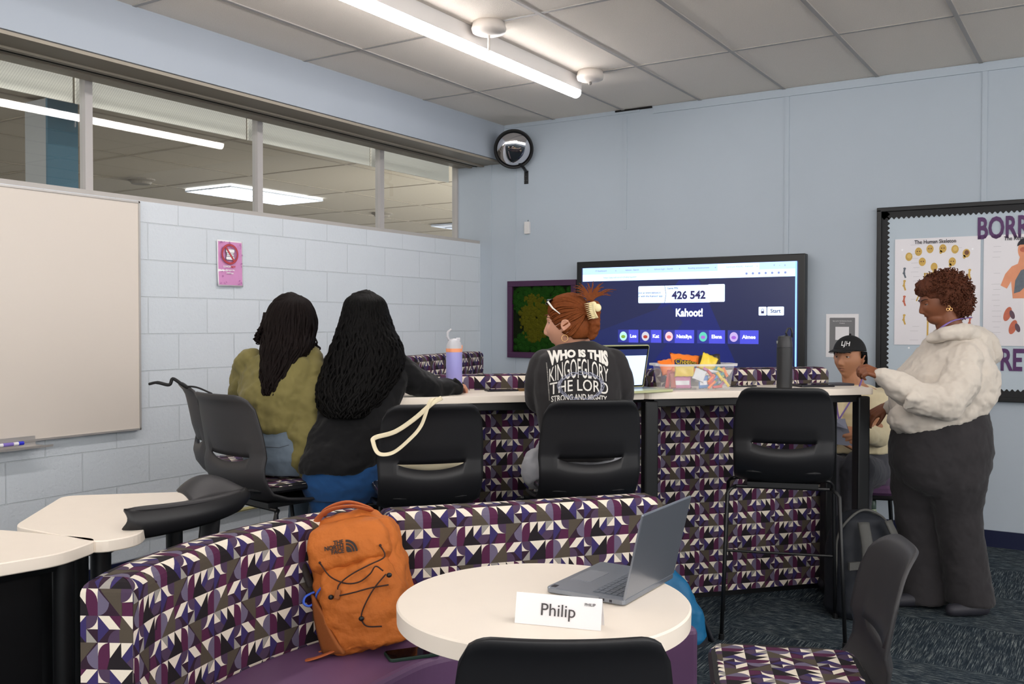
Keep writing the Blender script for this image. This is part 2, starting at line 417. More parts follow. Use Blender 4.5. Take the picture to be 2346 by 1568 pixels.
# window sill, mullions, glass
m_mull = mat('mullion_paint', (176, 172, 170), rough=.45)
struct('trim_9', MB().box((-.14, YB/2, SILL+.012), (.27, -YB, .025)), mat('sill_paint', (172, 168, 164), rough=.6, var=.05))
mull = [-5.9, -4.68, -3.42, -2.20, -.985, .05]
m_glass = mat('window_glass', (255, 255, 255), rough=.0)
nt = m_glass.node_tree; nt.nodes.remove(nt.nodes['Principled BSDF']); og = nt.nodes['Material Output']
tb = nt.nodes.new('ShaderNodeBsdfTransparent'); tb.inputs[0].default_value = (.93, .95, .93, 1); gb = nt.nodes.new('ShaderNodeBsdfGlossy'); gb.inputs['Roughness'].default_value = .01
lw = nt.nodes.new('ShaderNodeLayerWeight'); pw = nt.nodes.new('ShaderNodeMath'); pw.operation = 'POWER'; pw.inputs[1].default_value = 4.0; nt.links.new(lw.outputs['Facing'], pw.inputs[0])
fr = nt.nodes.new('ShaderNodeMath'); fr.operation = 'MULTIPLY_ADD'; fr.inputs[1].default_value = .8; fr.inputs[2].default_value = .07; nt.links.new(pw.outputs[0], fr.inputs[0]); mg = nt.nodes.new('ShaderNodeMixShader')
nt.links.new(fr.outputs[0], mg.inputs[0]); nt.links.new(tb.outputs[0], mg.inputs[1]); nt.links.new(gb.outputs[0], mg.inputs[2]); nt.links.new(mg.outputs[0], og.inputs['Surface'])
m_valance = mat('wired_glass_panel', (232, 229, 220), rough=.8, spec=.2)
nt = m_valance.node_tree; b = nt.nodes['Principled BSDF']; tc = nt.nodes.new('ShaderNodeTexCoord')
mp = nt.nodes.new('ShaderNodeMapping'); mp.inputs['Rotation'].default_value = (math.radians(32), 0, 0); nt.links.new(tc.outputs['Object'], mp.inputs[0])
wv = nt.nodes.new('ShaderNodeTexWave'); wv.bands_direction = 'Y'; wv.inputs['Scale'].default_value = 26; nt.links.new(mp.outputs[0], wv.inputs['Vector'])
cr = nt.nodes.new('ShaderNodeValToRGB'); cr.color_ramp.elements[0].position = .0; cr.color_ramp.elements[0].color = rgb(208,205,196)
cr.color_ramp.elements[1].position = .25; cr.color_ramp.elements[1].color = rgb(234,231,222); nt.links.new(wv.outputs['Fac'], cr.inputs[0]); nt.links.new(cr.outputs[0], b.inputs['Base Color'])
b.inputs['Emission Strength'].default_value = 0
for i in range(len(mull)-1):
    y0, y1 = mull[i]+.02, mull[i+1]-.02
    wn = struct('window_%d' % (i+1), MB().add([(WX, y0, SILL+.02), (WX, y1, SILL+.02), (WX, y1, HEAD), (WX, y0, HEAD)], [(0, 1, 2, 3)]), m_glass)
g = MB()
for y in mull[:-1]: g.box((WX, y, (SILL+HEAD)/2), (.05, .045, HEAD-SILL))
g.box((WX, -.005, (SILL+HEAD)/2), (.05, .03, HEAD-SILL)); g.box((WX, YB/2, SILL+.03), (.05, -YB, .02)); g.box((WX, YB/2, HEAD-.012), (.06, -YB, .03))
struct('trim_10', g, m_mull)
for i in range(len(mull)-1):
    y0, y1 = mull[i]-.01, mull[i+1]-.03
    if i == 4: y1 = .0
    v = MB().box((-.33, (y0+y1)/2, 2.70), (.012, y1-y0, .24)).build('window_shade', m_valance)
    who = ['farthest left beyond the frame', 'leftmost shade, over the whiteboard end', 'shade above the pink poster', 'shade over the two long-haired girls', 'last shade beside the room corner'][i]
    tag(v, 'cream raised window shade behind the glass, ' + who, 'window shade', 'raised shades behind the clerestory glass')
# ------------------------------------------------------------------ the room next door, seen through the glass
CZ = 2.75
m_c2 = mat('far_ceiling_tile', (176, 166, 148), rough=.95, var=.05, vscale=60)
struct('ceiling_next_room', MB().box((-8.4, -1, CZ+.06), (16, 26, .08)), m_c2)
struct('floor_next_room', MB().box((-8.4, -1, -.05), (16.0, 26, .1)), mat('far_floor', (90, 84, 78), rough=.9))
struct('wall_next_room', MB().box((-16.4, -1, CZ/2), (.2, 26, CZ)), mat('far_wall', (150, 146, 138), rough=.9))
g = MB(); x = -.4
for i in range(12): g.box((-1.2-i*1.22, -1, CZ+.018), (.024, 24, .006))
for i in range(24): g.box((-8.4, -12+i*1.3, CZ+.018), (15.5, .024, .005))
struct('trim_11', g, mat('far_grid', (150, 140, 124), rough=.7))
def troffer(cx, cy, lab, lit=True):
    t = thing('recessed_light', lab, 'ceiling light', (cx, cy, CZ-.0), 0, 'recessed ceiling lights of the next room')
    MB().box((0, 0, .004), (.68, 1.3, .012)).build('light_panel', mat('troffer_panel' if lit else 'troffer_off', (232, 240, 255), rough=.5, emit=TROFFER_POWER if lit else .0), t)
    f = MB()
    for k in range(5): f.box((0, -.65+k*.325, -.008), (.68, .012, .014))
    for k in range(3): f.box((-.34+k*.34, 0, -.008), (.012, 1.3, .014))
    f.build('louvre', mat('louvre_metal', (200, 205, 215), rough=.4), t)
troffer(-3.30, .58, 'lit recessed ceiling light seen through the window across the third mullion')
troffer(-3.27, 4.7, 'dim recessed ceiling light seen at the right end of the windows', False)
troffer(-7.0, -4.0, 'unseen ceiling light panel added in the next room to brighten the shades')  # out of view, added to brighten the window shades
for (sx, sy, lab) in ((-3.46, -.73, 'round ceiling speaker seen through the window right of the second mullion'), (-3.33, 2.67, 'round ceiling speaker seen faintly in the last window pane')):
    t = thing('ceiling_speaker', lab, 'speaker', (sx, sy, CZ+.02), 0)
    MB().lathe([(.13, -.0), (.13, -.015), (.10, -.03), (.085, -.05), (.0, -.05)], 24).build('housing', mat('speaker_housing', (128, 120, 108), rough=.6), t, smooth=False)
struct('trim_12', MB().box((-1.10, -3.10, CZ/2), (.22, .20, CZ-.02), 0), [mat('pillar_grey', (150, 152, 152), rough=.7)])
struct('trim_13', MB().box((-.980, -3.10, CZ/2), (.018, .20, CZ-.02), 0), [mat('pillar_teal', (70, 104, 122), rough=.7)])

# ------------------------------------------------------------------ LED battens: this room's own lights
def led(name, label, x, y0, y1):
    t = thing(name, label, 'ceiling light', (x, (y0+y1)/2, H), 0, 'linear ceiling lights')
    L = y1-y0
    MB().box((0, 0, -.046), (.082, L, .092)).build('housing', mat('white_enamel', (225, 222, 220), rough=.4), t, bevel=.004)
    prof = [(-.036, -.0925), (-.036, -.105)] + [(.036*math.cos(a), -.105-.032*math.sin(a)) for a in [PI-PI*k/10 for k in range(1, 10)]] + [(.036, -.105), (.036, -.0925)]
    g = MB(); n = len(prof)
    vs = [(p[0], -L/2, p[1]) for p in prof]+[(p[0], L/2, p[1]) for p in prof]
    g.add(vs, [(i, (i+1) % n, n+(i+1) % n, n+i) for i in range(n)]+[tuple(range(n)), tuple(range(2*n-1, n-1, -1))])
    g.build('diffuser', mat('led_diffuser', (255, 250, 248), rough=.4, emit=LED_POWER), t)
    return t
led('linear_light', 'long lit LED batten crossing the ceiling above the stools', 1.47, -5.6, -1.03)
led('linear_light', 'lit LED batten over the round table, above the picture', 4.6, -6.8, -2.3)
led('linear_light', 'lit LED batten along the right side of the room', 7.6, -6.8, -2.3)
led('linear_light', 'lit LED batten at the rear of the room behind the camera', 4.6, -9.6, -7.6)
# ceiling sensors and sprinkler
for (sx, sy, r, lab) in ((1.618, -2.279, .095, 'round white ceiling sensor with a drop rod beside the light'), (1.619, -1.117, .088, 'round white ceiling sensor near the end of the light')):
    t = thing('ceiling_sensor', lab, 'sensor', (sx, sy, H), 0)
    MB().lathe([(r*.9, 0), (r*.95, -.02), (r, -.035), (r*.93, -.055), (r*.6, -.066), (.001, -.07)], 32).build('dome', mat('sensor_white', (206, 198, 190), rough=.4), t, smooth=True)
    if sy < -2: MB().tube([(0, 0, -.06), (.0, 0, -.15)], .007, 8).build('rod', MATS['sensor_white'], t)
    else: MB().ball((0, 0, -.078), .012).build('nozzle', mat('nozzle_grey', (120, 116, 112)), t)
# ------------------------------------------------------------------ furniture
TA = math.radians(48.0)
TU = Vector((.669, .743, 0)); TN = Vector((-.743, .669, 0)); TO = Vector((3.512, -1.74, 0))
def T(s, n, z=0): return TO + TU*s + TN*n + Vector((0, 0, z))
m_top = mat('cream_laminate', (240, 229, 215), rough=.38, spec=.4, var=.02, vscale=14)
m_edge = mat('cream_edge_band', (214, 200, 180), rough=.5)
m_blk = mat('black_powder_steel', (17, 18, 20), rough=.38, spec=.5)
m_shell = mat('black_moulded_plastic', (21, 21, 24), rough=.46, spec=.5, bump=.08, bscale=700, bdist=.0005)
m_shell_g = mat('charcoal_moulded_plastic', (47, 46, 48), rough=.5, spec=.45, bump=.08, bscale=700, bdist=.0005)
m_chrome = mat('chrome', (190, 190, 195), rough=.2, metal=1.0)
m_purple = mat('purple_vinyl', (104, 74, 108), rough=.42, spec=.45, var=.05, vscale=6, bump=.12, bscale=400, bdist=.0006)
PM = pat_mats()

def high_table(label, s0, s1, dn, legs, rnd):
    c = T((s0+s1)/2, dn/2)
    t = thing('high_table', label, 'table', (c.x, c.y, 0), TA, 'high work tables')
    L = s1-s0
    P = rrect(L, dn, .045, 6)
    if not rnd: P = [(-L/2, -dn/2), (L/2, -dn/2), (L/2, dn/2), (-L/2, dn/2)]
    MB().prism(P, 1.040, 1.070, bev=.0025).build('tabletop', [m_top], t)
    MB().prism([(x*.9985, y*.995) for (x, y) in P], 1.0405, 1.0405+.0285).build('edge_band', m_edge, t) if False else None
    f = MB(); f.box((0, -dn/2+.06, 1.02), (L-.12, .05, .035)); f.box((0, dn/2-.06, 1.02), (L-.12, .04, .035))
    f.build('frame', m_blk, t, bevel=.003)
    for (lx, ly) in legs:
        lg = MB().box((lx-(s0+s1)/2, ly, .515), (.066, .055, 1.03)).build('leg', m_blk, t, bevel=.008)
        MB().lathe([(.022, 0), (.022, .012), (.012, .018), (.012, .03)], 12, (lx-(s0+s1)/2, ly, 0)).build('glide', MATS['black_powder_steel'], lg)
    return t
high_table('cream-topped high table carrying the snack bin and black bottle', -1.208, .0, .36, [(-.055, -.135), (-1.165, -.135), (-.055, .13), (-1.165, .13)], True)
high_table('cream-topped high table carrying the lavender bottle, left of the other', -2.42, -1.212, .36, [(-2.36, -.135), (-2.36, .13), (-1.27, .13)], False)

def panel(name, pts, z0, z1, th, rb=.03, parent=None, u_off=0.0, v_off=0.0, cr=.035, back=True, side=1):
    """upholstered upright panel; pts = plan curve of its front face; the pattern runs up the front, over the top and down the back"""
    P = [Vector((p[0], p[1], 0)) for p in pts]
    acc = [0.0]
    for i in range(1, len(P)): acc.append(acc[-1]+(P[i]-P[i-1]).length)
    L = acc[-1]
    def at(u):
        u = max(0, min(L, u)); i = 1
        while i < len(acc)-1 and acc[i] < u: i += 1
        t = (u-acc[i-1])/(acc[i]-acc[i-1]); p = P[i-1].lerp(P[i], t)
        def nn(k):
            a = P[max(k-1, 0)]; b = P[min(k+1, len(P)-1)]; d = (b-a).normalized(); return Vector((d.y, -d.x, 0))*side
        n = nn(i-1).lerp(nn(i), t).normalized(); return p, n
    hf = z1-rb-z0; q = PI*rb/2; w = th-2*rb
    def prof(v):      # -> (distance towards the back, height, normal front, normal up)
        if v >= 0: return 0.0, z1-rb-v, 1.0, 0.0
        v = -v
        if v < q: a = v/rb; return rb-rb*math.cos(a), z1-rb+rb*math.sin(a), math.cos(a), math.sin(a)
        v -= q
        if v < w: return rb+v, z1, 0.0, 1.0
        v -= w
        if v < q: a = v/rb; return th-rb+rb*math.sin(a), z1-rb+rb*math.cos(a), -math.sin(a), math.cos(a)
        return th, z1-rb-(v-q), -1.0, 0.0
    def S(u, v, l):
        b, z, nf, nz = prof(v)
        if cr and z > z1-cr:
            k = cr-math.sqrt(max(0, cr*cr-(z-(z1-cr))**2)); u = max(k*.8, min(L-k*.8, u))
        p, n = at(u)
        return p - n*b + n*(nf*l) + Vector((0, 0, z+nz*l))
    Vt = -(2*q+w) - (hf if back else .1)
    root = MB()
    vs = [hf, hf*.5, 0] + [-q*k/4 for k in range(1, 5)] + [-q-w/2, -q-w] + [-q-w-q*k/4 for k in range(1, 5)] + [-(2*q+w)-hf]
    us = sorted(set([0, .004, .012, .024, .036]+[L-x for x in (.036, .024, .012, .004, 0)]+[L*i/40 for i in range(3, 38)]))
    g = [[S(u, v, -.0012) for u in us] for v in vs]
    nu = len(us); flat = [p for r in g for p in r]
    fs = [(j*nu+i, (j+1)*nu+i, (j+1)*nu+i+1, j*nu+i+1) for j in range(len(vs)-1) for i in range(nu-1)]
    fs.append(tuple(j*nu for j in range(len(vs)))); fs.append(tuple(j*nu+nu-1 for j in range(len(vs)-1, -1, -1)))
    fs.append(tuple((len(vs)-1)*nu+i for i in range(nu)) + tuple(i for i in range(nu-1, -1, -1)))
    root.add(flat, fs)
    core = root.build(name+'_core' if False else 'padding', PM[3], parent)
    mb = MB()
    br = [-q*k/5 for k in range(0, 6)] + [-q-w-q*k/5 for k in range(0, 6)]
    ub = [.006, .015, .03, .045, L-.045, L-.03, L-.015, L-.006] + ([L*i/36 for i in range(1, 36)] if len(P) > 2 else [])
    if len(P) > 2: ub = [L*i/36 for i in range(1, 36)]
    pattern(mb, S, 0, L, Vt, hf, ubr=ub, vbr=br, u_off=u_off, v_off=v_off)
    for u0, sg in ((0, -1), (L, 1)):          # upholstered ends
        p, n = at(u0); tt = Vector((-n.y, n.x, 0))*side*sg; tt = tt if True else tt
        dr = (P[1]-P[0]).normalized()*-1 if u0 == 0 else (P[-1]-P[-2]).normalized()
        def SE(u, v, l, p=p, n=n, dr=dr, sg=sg):
            z = z1-v; b = u if sg < 0 else th-u
            k = rb-math.sqrt(max(0, rb*rb-max(0, z-(z1-rb))**2)) if z > z1-rb else 0
            b = max(k, min(th-k, b)); kk = (cr-math.sqrt(max(0, cr*cr-(z-(z1-cr))**2)))*.8 if cr and z > z1-cr else 0
            return p - n*b + dr*(l+.0006-kk) + Vector((0, 0, z))
        pattern(mb, SE, 0, th, 0, z1-z0, vbr=[rb*k/5 for k in range(1, 6)], u_off=u_off+.05, v_off=v_off)
    mb.build('patterned_cover', PM, parent)
    return core

def mk_booth(label, s0, s1, zt, n0=.375, th=.12, u_off=0, v_off=.035):
    c = T((s0+s1)/2, n0)
    t = thing('booth_panel', label, 'booth seating', (c.x, c.y, 0), 0, 'high backed booth panels')
    panel('booth', [(T(s0, n0)-c)[:2], (T(s1, n0)-c)[:2]], .03, zt, th, parent=t, u_off=u_off, v_off=v_off)
    b = MB(); d = T(1, 0)-T(0, 0)
    b.box((TN*(th/2))[:2]+(.015,), (s1-s0-.06, th-.04, .03), rz=TA).build('plinth', m_blk, t)
    return t
mk_booth('tall patterned booth back behind the snack bin, reaching nearly to the floor', -1.0, -.015, 1.155, u_off=.04)
mk_booth('tall patterned booth back under the left high table', -2.27, -1.04, 1.140, u_off=.02)
# the booth in the far corner of the room
t = thing('booth_panel', 'dark patterned booth back in the far corner behind the lavender bottle', 'booth seating', (.63, -1.35, 0), 0, 'high backed booth panels')
panel('booth', [(.15, -.80), (-.17, .72)], .03, 1.17, .14, parent=t, u_off=.05, v_off=.01)
MB().box((-.08, -.05, .015), (.08, 1.4, .03), rz=math.radians(12)).build('plinth', m_blk, t)

# banquette round the small table
bq = thing('banquette', 'purple seated banquette with patterned backs beside the round table', 'sofa', (2.6, -4.4, 0), 0)
o = Vector((2.6, -4.4))
lp = smoothpath([Vector((*p, 0)) for p in [(2.64, -5.22), (2.585, -5.12), (2.54, -4.97), (2.505, -4.8), (2.505, -4.6), (2.53, -4.45), (2.585, -4.335)]], 5)
panel('back', [(p.x-o.x, p.y-o.y) for p in lp], .10, .805, .12, parent=bq, u_off=.03, v_off=.02, rb=.035, side=1)
rp = smoothpath([Vector((*p, 0)) for p in [(2.625, -4.335), (2.84, -4.085), (3.03, -3.855), (3.222, -3.625)]], 6)
panel('back', [(p.x-o.x, p.y-o.y) for p in rp], .10, .805, .12, parent=bq, u_off=.01, v_off=.02, rb=.035, side=1)
inner = [(2.985, -5.25), (2.93, -5.0), (2.895, -4.75), (2.885, -4.58), (2.89, -4.47), (2.93, -4.38), (3.05, -4.22), (3.24, -4.0), (3.42, -3.80)]
outer = [(p.x+.004, p.y) for p in lp] + [(p.x+.0, p.y-.004) for p in rp[2:]]
poly = [(x-o.x, y-o.y) for (x, y) in [(a, b) for (a, b) in [(q.x, q.y) for q in smoothpath([Vector((*p, 0)) for p in inner], 5)]]] + [(x-o.x, y-o.y) for (x, y) in reversed(outer)]
MB().prism(poly, .10, .45).build('seat', m_purple, bq, bevel=.02, segs=3)
MB().prism([(x*.97+.01, y*.97) for (x, y) in poly], .0, .10).build('plinth', m_blk, bq)

# chairs and stools: one moulded shell with a crescent slot
def chair_parts(t, sz, W=.43, seat_m=None, legs=True, mshell=None, hb=.36, footrest=True, splay=.022, rc=.055):
    """origin on the floor under the seat; faces +y; sz = seat height"""
    ms = mshell or m_shell
    hw = W/2
    zt = sz+hb; zs = sz+.122
    def off(x, z):
        f = (z-sz)/hb
        back = -.205 - .06*max(0, f)**1.5 - (.02*max(0, (f-.85)/.15)**2)
        return back + .9*x*x
    def width(z):
        f = max(0, min(1, (z-sz)/hb)); return hw*(.98-.09*f+.06*math.sin(f*PI))
    nx = 31
    def col(i): return -1+2*i/(nx-1)
    rows = []
    # bowl: from under the seat up to the lip of the slot
    def bowl_top(x): return zs-.026*max(0, 1-(x/.66)**2)**.8 if abs(x) < .66 else zs
    for k in range(9):
        f = k/8; row = []
        for i in range(nx):
            x = col(i); zt_ = bowl_top(x)
            if f < .45:
                g = f/.45; z = sz-.09+.03*g*g*1.0; y = .19-(.19+.13)*g; z += .03*abs(x)**3; ww = hw*(.93+.04*g)
                row.append((x*ww, y, z))
            else:
                g = (f-.45)/.55; z0 = sz-.06+.03*abs(x)**3; z = z0+(zt_-z0)*g
                y = -.13+(off(x*hw, zt_)+.0 - -.13)*math.sin(g*PI/2)-.018*math.sin(g*PI)
                row.append((x*hw*(.97+.03*g), y, z))
        rows.append(row)
    for k in range(12):
        f = k/11; row = []
        for i in range(nx):
            x = col(i); z = zs+(zt-zs)*f; ww = width(z)
            r = rc; xr = abs(x)*ww
            if xr > ww-r: ztop = zt-r+math.sqrt(max(0, r*r-(xr-(ww-r))**2))
            else: ztop = zt
            z = zs+(ztop-zs)*f
            row.append((x*width(z), off(x*width(z), z)+(.010*(1-f*4) if f < .25 and abs(x) < .66 else 0), z))
        rows.append(row)
    g = MB(); flat = [p for r in rows for p in r]
    fs = []
    for j in range(len(rows)-1):
        for i in range(nx-1):
            if j == 8 and abs(col(i)+col(i+1))/2 < .66: continue
            fs.append((j*nx+i, j*nx+i+1, (j+1)*nx+i+1, (j+1)*nx+i))
    g.add(flat, fs)
    g.build('shell', ms, t, smooth=True, solid=-.009, merge=.0006, bevel=0)
    # seat pad
    q = MB(); P = rrect(W*.94, .40, .09, 6, 0, .01)
    if seat_m is None:
        q.prism(P, sz-.03, sz+.012, bev=.012).build('seat_pad', m_purple, t, smooth=False)
    else:
        q.prism(P, sz-.02, sz+.010, bev=.010).build('seat_pad', m_shell, t)
        mb = MB(); xs = W*.94/2
        def S(u, v, l):
            x = u-xs; y = v-.19
            lim = math.sqrt(max(0, 1-max(0, (abs(y-.01)-.11)/.088)**2))*.09+(xs-.09)
            x = max(-lim+.002, min(lim-.002, x)); y = max(-.185, min(.205, y))
            dd = max(0, max(abs(x)-(xs-.03), abs(y-.01)-.17))
            return Vector((x, y, sz+.0105-dd*dd*8+l))
        pattern(mb, S, 0, 2*xs, 0, .40, ubr=[xs*2*k/16 for k in range(17)], vbr=[.4*k/16 for k in range(17)], u_off=.02)
        mb.build('patterned_cover', PM, t)
    if legs:
        zf = sz-.085
        for sx in (-1, 1):
            for sy in (-1, 1):
                top = Vector((sx*.20, sy*.12, zf)); mid = Vector((sx*.235, sy*.155, zf-.025)); foot = Vector((sx*(.235+splay), sy*(.18+splay*1.6), 0.006))
                lg = MB().tube([top, top.lerp(mid, .6)+Vector((0, 0, .006)), mid, mid.lerp(foot, .5), foot], .0085, 8).build('leg', m_blk, t, smooth=True)
                MB().lathe([(.012, -.006), (.012, .018), (.009, .02)], 10, tuple(foot)).build('foot_cap', m_blk, lg)
        g = MB(); g.tube([(-.2, .12, zf), (.2, .12, zf)], .008, 8); g.tube([(-.2, -.12, zf), (.2, -.12, zf)], .008, 8)
        g.box((0, 0, zf+.012), (.30, .26, .02)); g.build('seat_frame', m_blk, t)
        if footrest:
            fz = sz*.40; k = 1-fz/zf; fx = .235+splay*k; fy = .155+(.025+splay*1.6)*k
            MB().tube([(-fx, fy, fz), (fx, fy, fz)], .0065, 8).build('footrest', m_blk, t)
            pass
def stool(label, x, y, rzdeg, W=.43, sz=.745, hb=.365, seat_m=True, **k):
    t = thing('high_stool', label, 'stool', (x, y, 0), math.radians(rzdeg), 'black shell stools at the high tables')
    chair_parts(t, sz, W, hb=hb, seat_m=seat_m, **k); return t
def Tn(s, n): p = T(s, n); return p.x, p.y
stool('empty black high stool nearest the standing woman in the cream hoodie', 3.215, -2.285, 19, W=.42)
stool('black high stool under the red-haired woman in the printed shirt', *Tn(-1.635, -.32), 41, W=.395, hb=.35)
stool('black high stool with a canvas tote strap over its back', *Tn(-2.27, -.30), 47, W=.39, hb=.345)
stool('charcoal high stool turned sideways under the girl in the olive jacket', 1.60, -3.81, -10, mshell=m_shell_g)
stool('charcoal high stool against the block wall with a black bag strap on top', 1.13, -3.54, -34, mshell=m_shell_g)

t = thing('shell_chair', 'low black shell chair with its back to the camera, in front of the round table', 'chair', (3.46, -4.86, 0), math.radians(33), 'low shell chairs')
t.location = (3.545, -4.895, 0)
chair_parts(t, .45, .40, hb=.39, footrest=False)
t = thing('shell_chair', 'low charcoal shell chair with patterned seat, turned left beside the round table', 'chair', (3.79, -4.10, 0), math.radians(113), 'low shell chairs')
chair_parts(t, .475, .42, seat_m=True, mshell=m_shell_g, hb=.355, footrest=False, rc=.11)

# flip-back work chair at the left tables: seen from behind, curled back rest over a lumbar band
t = thing('task_chair', 'charcoal chair with curled low back at the cream tables by the wall', 'chair', (1.944, -4.490, 0), 1.5248)
def dish(u, v):
    x = .0+.235*u; f = v; w = x-.118
    return Vector((x+.03*f*(1-u), .015+.13*f-.5*w*w, .795+.060*math.sin(f*PI*.60)*(1-(w/.125)**2*.75)))
MB().grid(dish, 19, 10).build('backrest', m_shell_g, t, smooth=True, solid=-.010)
def band(u, v):
    x = -.232+.455*u; k = min(1, (u if u < .5 else 1-u)/.10); h = .085*(.55+.45*math.sin(k*PI/2))*(1-.45*u)
    return Vector((x, -.035+1.3*x*x-.020*math.sin(v*PI), .797-h*v))
MB().grid(band, 25, 8).build('lumbar_band', m_shell, t, smooth=True, solid=-.014)
MB().tube([(-.232+.46*k/16, -.036+1.3*(-.232+.46*k/16)**2, .800) for k in range(17)], [.004, .011]+[.013]*13+[.010, .004], 10, flat=(1.3, .7)).build('rim', m_shell_g, t, smooth=True)
MB().tube([(-.15+.36*k/16, -.036+1.3*(-.15+.36*k/16)**2-.004, .775) for k in range(17)], .006, 8).build('slot_lip', m_shell_g, t, smooth=True)
MB().tube(smoothpath([Vector((.07, .0, .76)), Vector((.065, .02, .62)), Vector((.04, .06, .48)), Vector((0, .10, .43))], 5), .032, 12, flat=(1.3, .6)).build('spine', m_shell, t, smooth=True)
MB().prism(rrect(.34, .32, .08, 5, 0, .18), .42, .46, bev=.01).build('seat', m_shell, t)
for a in range(5):
    an = a*2*PI/5; g = MB(); g.tube([(0, .16, .10), (.1*math.cos(an), .16+.1*math.sin(an), .085), (.19*math.cos(an), .16+.19*math.sin(an), .06)], [.02, .016, .012], 8)
    lg = g.build('leg', m_shell, t)
    MB().tube([(.19*math.cos(an)-.012, .16+.19*math.sin(an), .026), (.19*math.cos(an)+.012, .16+.19*math.sin(an), .026)], .026, 12).build('caster', m_blk, lg)
MB().tube([(0, .16, .08), (0, .16, .42)], .024, 12).build('column', m_blk, t)

# the two cream trapezoid desks at the left
def desk(label, P, legs, modesty=None):
    cx = sum(p[0] for p in P)/len(P); cy = sum(p[1] for p in P)/len(P)
    t = thing('desk', label, 'desk', (cx, cy, 0), 0, 'cream trapezoid desks')
    Q = []
    n = len(P)
    for i in range(n):     # round the corners
        a, b, c = Vector(P[i-1]), Vector(P[i]), Vector(P[(i+1) % n]); r = .055
        p0 = b+(a-b).normalized()*r; p1 = b+(c-b).normalized()*r
        for k in range(6):
            s = k/5; q = p0.lerp(b, s).lerp(b.lerp(p1, s), s); Q.append((q.x-cx, q.y-cy))
    MB().prism(Q, .704, .74, bev=.003).build('tabletop', m_top, t)
    fr = MB()
    for i in range(len(legs)):
        a, b = legs[i], legs[(i+1) % len(legs)]
        fr.tube([(a[0]-cx, a[1]-cy, .686), (b[0]-cx, b[1]-cy, .686)], .018, 6)
    fr.build('frame', m_blk, t)
    for (x, y) in legs:
        lg = MB().tube([(x-cx, y-cy, .03), (x-cx, y-cy, .704)], .030, 16).build('leg', m_blk, t, smooth=False, auto=40)
        MB().lathe([(.018, 0), (.018, .02), (.01, .03)], 12, (x-cx, y-cy, 0)).build('glide', m_blk, lg)
    if modesty:
        (a, b) = modesty; d = Vector(b)-Vector(a)
        MB().box(((a[0]+b[0])/2-cx, (a[1]+b[1])/2-cy, .50), (d.length, .012, .36), rz=math.atan2(d.y, d.x)).build('modesty_panel', m_blk, t)
    return t
desk('cream trapezoid desk by the block wall, the farther of the two', [(1.985, -4.868), (2.0, -4.74), (1.80, -4.52), (1.56, -4.13), (1.20, -4.48), (1.56, -4.875)], [(1.90, -4.80), (1.56, -4.27), (1.33, -4.50), (1.60, -4.80)])
desk('cream desk in the bottom left corner of the picture', [(1.56, -4.93), (1.955, -4.835), (2.02, -5.0), (1.97, -5.25), (1.80, -5.7), (1.2, -5.5)], [(1.93, -4.94), (1.90, -5.32), (1.75, -5.55), (1.42, -5.38), (1.62, -5.02)], ((1.88, -4.98), (1.88, -5.3)))

# round table
t = thing('round_table', 'small round cream table holding the open silver laptop', 'table', (3.373, -4.660, 0))
MB().lathe([(.330, .695), (.337, .699), (.338, .736), (.334, .74)], 96).build('tabletop', m_top, t, auto=30)
MB().tube([(0, 0, .02), (0, 0, .695)], .035, 20).build('column', m_blk, t, auto=40)
MB().lathe([(.24, 0), (.24, .008), (.05, .022)], 48).build('base', m_blk, t, auto=30)
MB().box((0, 0, .687), (.30, .06, .015)).build('bracket', m_blk, t)
# ------------------------------------------------------------------ things on the walls
def on_back(x, z, y=0.0): return Matrix.Translation((x, y, z))
m_ink = mat('dark_ink', (46, 44, 52), rough=.7); m_white = mat('white_paper', (232, 230, 232), rough=.7, var=.01)
# whiteboard
t = thing('whiteboard', 'large blank whiteboard on the block wall at the left edge', 'whiteboard', (.006, -4.45, 1.42))
MB().box((.012, 0, 0), (.024, 2.30, 1.215)).build('board', mat('whiteboard_enamel', (212, 203, 193), rough=.22, spec=.5, var=.015, vscale=1.5), t)
for (c, d, n) in (((.014, 1.152, 0), (.032, .010, 1.235), 'edge_trim'), ((.014, -1.152, 0), (.032, .010, 1.235), 'edge_trim'), ((.014, 0, .612), (.032, 2.31, .010), 'edge_trim'), ((.014, 0, -.612), (.032, 2.31, .010), 'edge_trim')):
    MB().box(c, d).build(n, mat('aluminium_trim', (196, 192, 188), rough=.35, metal=.6), t)
tr = MB(); tr.add([(.024, -1.1, -.59), (.024, .56, -.59), (.028, .56, -.632), (.028, -1.1, -.632), (.075, -1.1, -.645), (.075, .62, -.645), (.075, -1.1, -.635), (.075, .62, -.635)], [(0, 1, 2, 3), (3, 2, 5, 4), (4, 5, 7, 6)])
tr.build('pen_tray', MATS['aluminium_trim'], t, solid=.003)
def marker(y, cap, ink, lab, x=.056):
    k = thing('marker_pen', lab, 'marker', (x, y, .8025), 0, 'markers in the whiteboard tray')
    MB().tube([(0, -.052, 0), (0, .045, 0)], .0085, 12).build('barrel', m_white, k, auto=40)
    MB().tube([(0, .045, 0), (0, .070, 0)], .0095, 12).build('cap', mat('marker_cap_'+cap[0], cap[1], rough=.4), k, auto=40)
    MB().tube([(0, -.03, 0), (0, .02, 0)], .0087, 12).build('print_band', mat('marker_ink_'+ink[0], ink[1], rough=.6), k, auto=40)
marker(-4.085+.05, ('blue', (40, 46, 200)), ('violet', (130, 110, 190)), 'white marker with blue cap at the right end of the whiteboard tray')
marker(-4.26, ('red', (200, 120, 110)), ('teal', (80, 160, 190)), 'white marker with teal print lying left of the blue-capped one')

